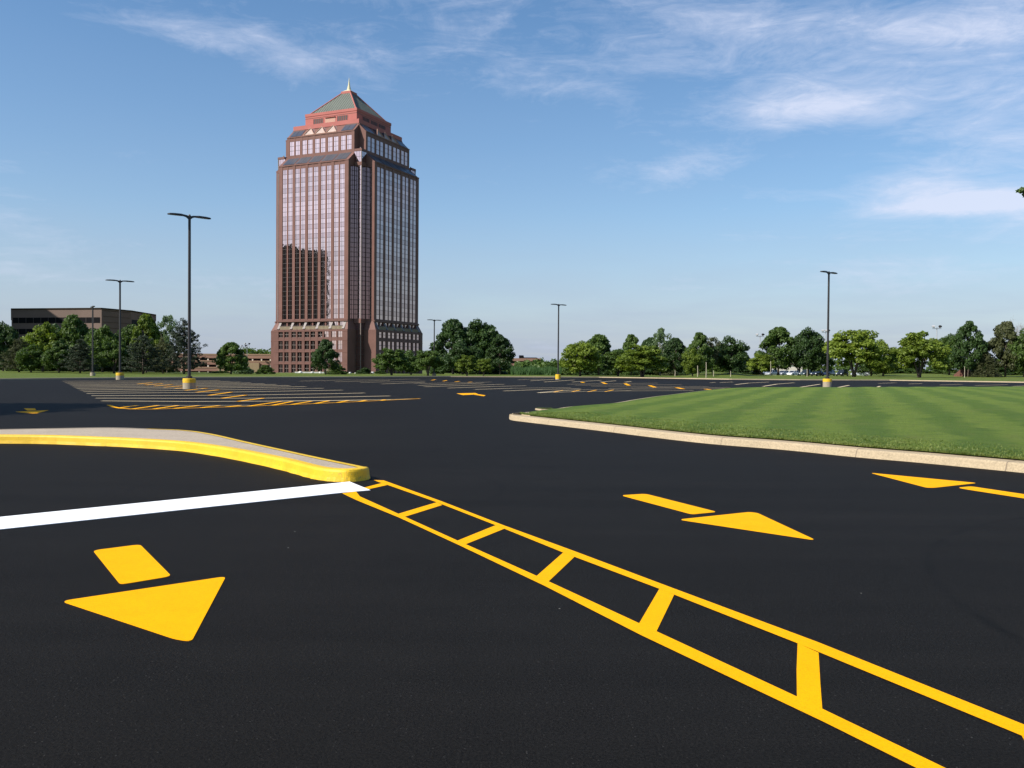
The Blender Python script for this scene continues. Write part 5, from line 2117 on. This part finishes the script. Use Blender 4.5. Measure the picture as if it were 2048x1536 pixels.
mb.box(a0, a0 + 0.8, -2.4, -2.0, -1, zof(450, 716, gY) - inv.z, M['tanwall'])
mb.build("ramp_wall", root)

gY = 470.0
root = empty("parking_garage", AT(1050, gY, -3.0))
tag(root, "distant red parking deck with rooftop boxes between the dark clump and the reeds", "parking garage")
inv = Vector(root.location)
xa, xb = AT(1000, gY).x - inv.x, AT(1080, gY).x - inv.x
mb = MB()
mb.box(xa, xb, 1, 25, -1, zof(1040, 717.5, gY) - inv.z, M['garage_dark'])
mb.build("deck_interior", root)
for a_, b_ in ((716.5, 722), (727, 731.5), (735.5, 740), (743, 748)):
    mb = MB()
    mb.box(xa - 0.2, xb + 0.2, 0, 1.0, zof(1040, b_, gY) - inv.z, zof(1040, a_, gY) - inv.z, M['garage'])
    mb.build("spandrel_panel", root)
for px in (1003, 1018, 1034, 1050, 1066):
    mb = MB()
    xx = AT(px, gY).x - inv.x
    mb.box(xx - 0.4, xx + 0.4, 0.1, 0.8, -1, zof(1040, 718, gY) - inv.z, M['cream'])
    mb.build("column", root)
for px, w_, h_ in ((1043, 1.4, 1.6), (1062, 4.0, 0.5)):
    mb = MB()
    xx = AT(px, gY).x - inv.x
    z_ = zof(1040, 716.5, gY) - inv.z
    mb.hexa([(xx - w_, 3, z_), (xx + w_, 3, z_), (xx + w_, 5, z_), (xx - w_, 5, z_), (xx - w_, 3.3, z_ + h_), (xx + w_ * 0.7, 3.3, z_ + h_), (xx + w_ * 0.7, 5, z_ + h_), (xx - w_, 5, z_ + h_)], M['band_dark'])
    mb.build("rooftop_unit", root)

# ------------------------------------------------------------------ cream building behind the cars
gY = 285.0
zt = terrain(*AT(1558, gY)[:2])
root = empty("low_building", AT(1558, gY, zt))
tag(root, "low cream building with dark openings behind the white cars", "building")
inv = Vector(root.location)
xa, xb = AT(1498, gY).x - inv.x, AT(1604, gY).x - inv.x
mb = MB()
mb.box(xa, xb, 0, 12, -1, zof(1558, 729, gY) - inv.z, M['cream'])
mb.box(xa - 0.4, xb + 0.4, -0.4, 12.4, zof(1558, 729, gY) - inv.z, zof(1558, 727, gY) - inv.z, M['brick_office'])
mb.build("wall", root)
for px in (1503, 1511, 1597):
    mb = MB()
    xx = AT(px, gY).x - inv.x
    mb.box(xx - 0.5, xx + 0.5, -0.05, 0.2, 0, 2.2, M['band_dark'])
    mb.build("doorway", root)

# pale planter wall and boulders at the tower foot
p0, p1 = AT(590, 188, 0), AT(648, 188, 0)
root = empty("planter_wall", ((p0.x + p1.x) / 2, 188, terrain((p0.x + p1.x) / 2, 188)))
tag(root, "low pale stone planter wall in front of the tower entrance", "wall")
mb = MB()
L = (p1.x - p0.x) / 2
mb.box(-L, L, -0.3, 0.3, -0.3, 0.28, M['whitish'])
mb.box(-L - 0.05, L + 0.05, -0.34, 0.34, 0.28, 0.34, M['curb'])
mb.build("stone_wall", root)
g = np.random.default_rng(4)
for i, (px, lb_) in enumerate(((601, "above the left end of the planter wall"), (624, "over the middle of the planter wall"), (640, "near the right end of the planter wall"), (681, "just right of the entrance shrub"), (700, "below the right pier of the left tower face"), (711, "below the notch of the tower, left one"),
                               (734, "below the notch of the tower, right one"), (745, "at the left end of the right tower face"))):
    mb = MB()
    r_ = 0.15 + 0.12 * g.random()
    NA = 9
    for h_, q in ((0, 0.9), (0.35, 1.05), (0.75, 0.85), (1.0, 0.35)):
        for a in range(NA):
            an = a * 6.283 / NA
            s = r_ * q * (1 + 0.14 * g.normal())
            mb.v.append((math.cos(an) * s * 1.4, math.sin(an) * s, h_ * r_ * 1.5))
    ii_ = mb.mat(M['whitish'])
    for k in range(3):
        for a in range(NA):
            b = (a + 1) % NA
            mb.f.append((k * NA + a, k * NA + b, (k + 1) * NA + b, (k + 1) * NA + a))
            mb.mi.append(ii_)
    mb.f.append(tuple(3 * NA + a for a in range(NA)))
    mb.mi.append(ii_)
    o = mb.build("boulder", None, smooth=True)
    q = AT(px, 186)
    o.location = (q.x, 186, terrain(q.x, 186))
    tag(o, "small white boulder " + lb_, "boulder", "white boulders at the foot of the tower")


# ------------------------------------------------------------------ cars
def make_car(paint, suv):
    L, Wd = (4.7, 1.88) if suv else (4.4, 1.8)
    top = 1.72 if suv else 1.50
    root = empty("parked_car")
    mb = MB()
    # lower body: stations along x (length), section half-width and heights
    st = [(-L / 2, 0.70, 0.42, 0.72), (-L / 2 + 0.12, 0.84, 0.28, 0.92), (-L / 2 + 0.7, 0.90, 0.24, 1.00), (-0.6, 0.92, 0.24, 1.00), (0.55, 0.92, 0.24, 0.98),
          (L / 2 - 1.0, 0.90, 0.24, 0.94), (L / 2 - 0.35, 0.84, 0.26, 0.80), (L / 2 - 0.05, 0.70, 0.34, 0.66)]
    rings_ = []
    for x, hw_, lo_, hi_ in st:
        hw_ *= Wd / 1.85
        rings_.append([(x, -hw_ * 0.94, lo_), (x, -hw_, (lo_ + hi_) / 2), (x, -hw_ * 0.95, hi_ - 0.05), (x, -hw_ * 0.86, hi_), (x, hw_ * 0.86, hi_), (x, hw_ * 0.95, hi_ - 0.05), (x, hw_, (lo_ + hi_) / 2), (x, hw_ * 0.94, lo_)])
    for r0, r1 in zip(rings_, rings_[1:]):
        for k in range(8):
            mb.face([r0[k], r1[k], r1[(k + 1) % 8], r0[(k + 1) % 8]], paint)
    mb.face(rings_[0], paint)
    mb.face(rings_[-1], paint)
    # roof panel over pillars
    xb_, xf = (-L / 2 + 0.55, 0.25) if suv else (-L / 2 + 0.75, 0.15)
    hr = 0.62 * Wd / 1.85
    mb.box(xb_, xf, -hr, hr, top - 0.06, top, paint)
    base_b, base_f = -L / 2 + 0.12, 1.15
    hb_ = 0.80 * Wd / 1.85
    for (xa_, xt) in ((base_b + 0.05, xb_), (-0.25, -0.35), (base_f, xf)):
        for s_ in (-1, 1):
            mb.tube([(xa_, s_ * hb_, 0.97), (xt, s_ * hr, top - 0.03)], [0.05, 0.04], paint, 5)
    mb.build("body", root, smooth=False, recalc=True)
    mb = MB()
    hb2, hr2 = hb_ - 0.02, hr - 0.01
    A = [(base_b + 0.08, -hb2, 0.96), (base_f - 0.02, -hb2, 0.96), (base_f - 0.02, hb2, 0.96), (base_b + 0.08, hb2, 0.96)]
    B = [(xb_ + 0.03, -hr2, top - 0.06), (xf - 0.02, -hr2, top - 0.06), (xf - 0.02, hr2, top - 0.06), (xb_ + 0.03, hr2, top - 0.06)]
    mb.hexa(A + B, M['carglass'])
    mb.build("window", root, recalc=True)
    for xw in (-L / 2 + 0.85, L / 2 - 0.90):
        for s_ in (-1, 1):
            mb = MB()
            yw = s_ * (Wd / 2 - 0.10)
            mb.tube([(xw, yw - 0.11, 0.33), (xw, yw + 0.11, 0.33)], [0.33, 0.33], M['tyre'], 18)
            wh = mb.build("wheel", root)
            mb = MB()
            mb.tube([(xw, yw + s_ * 0.10, 0.33), (xw, yw + s_ * 0.125, 0.33)], [0.21, 0.19], M['rim'], 12)
            mb.build("rim", wh)
    for s_ in (-1, 1):
        mb = MB()
        y_ = s_ * 0.62
        mb.hexa([(L / 2 - 0.22, y_ - 0.16, 0.60), (L / 2 - 0.02, y_ - 0.14, 0.60), (L / 2 - 0.02, y_ + 0.14, 0.60), (L / 2 - 0.22, y_ + 0.16, 0.60),
                 (L / 2 - 0.34, y_ - 0.16, 0.79), (L / 2 - 0.12, y_ - 0.14, 0.74), (L / 2 - 0.12, y_ + 0.14, 0.74), (L / 2 - 0.34, y_ + 0.16, 0.79)], M['carlight'])
        mb.build("headlight", root, recalc=True)
        mb = MB()
        mb.box(-L / 2 - 0.01, -L / 2 + 0.12, s_ * 0.66 - 0.12, s_ * 0.66 + 0.12, 0.72, 0.90, M['tail'])
        mb.build("tail_light", root)
    return root


cars = [(1720, 241, 'car_white', True, 172, "pale blue white hatchback parked at the right end of the car row"),
        (1684, 238, 'car_black', True, 228, "black sport utility car left of the pale hatchback"),
        (1657, 242, 'car_navy', True, 225, "dark blue car behind the right lamp post"),
        (1634, 240, 'car_black', False, 225, "black sedan left of the dark blue car"),
        (1612, 243, 'car_green', True, 222, "dark greenish car right of the tree trunk"),
        (1586, 242, 'car_purewhite', False, 224, "white sedan right of the silver cars"),
        (1566, 246, 'car_silver', False, 224, "silver sedan between the white ones"),
        (1543, 243, 'car_silver', True, 222, "silver wagon in front of the cream building"),
        (1526, 247, 'car_purewhite', False, 222, "white car in front of the left part of the cream building"),
        (1504, 246, 'car_black', False, 215, "black car at the left end of the cream building"),
        (1468, 252, 'car_purewhite', True, 200, "white car half hidden below the dark round tree"),
        (1424, 250, 'car_purewhite', False, 182, "white car glimpsed low behind the thin saplings")]
protos = {}
for px, Y, pt, suv, rot, lb_ in cars:
    key = (pt, suv)
    if key in protos:
        c = copy_tree(protos[key])
    else:
        c = make_car(M[pt], suv)
        protos[key] = c
    p = AT(px, Y)
    zz_ = terrain(p.x, p.y)
    c.location = (p.x, p.y, zz_)
    c.rotation_euler = (0, 0, R(rot))
    tag(c, lb_, "car", "cars parked in the far lot at the right")
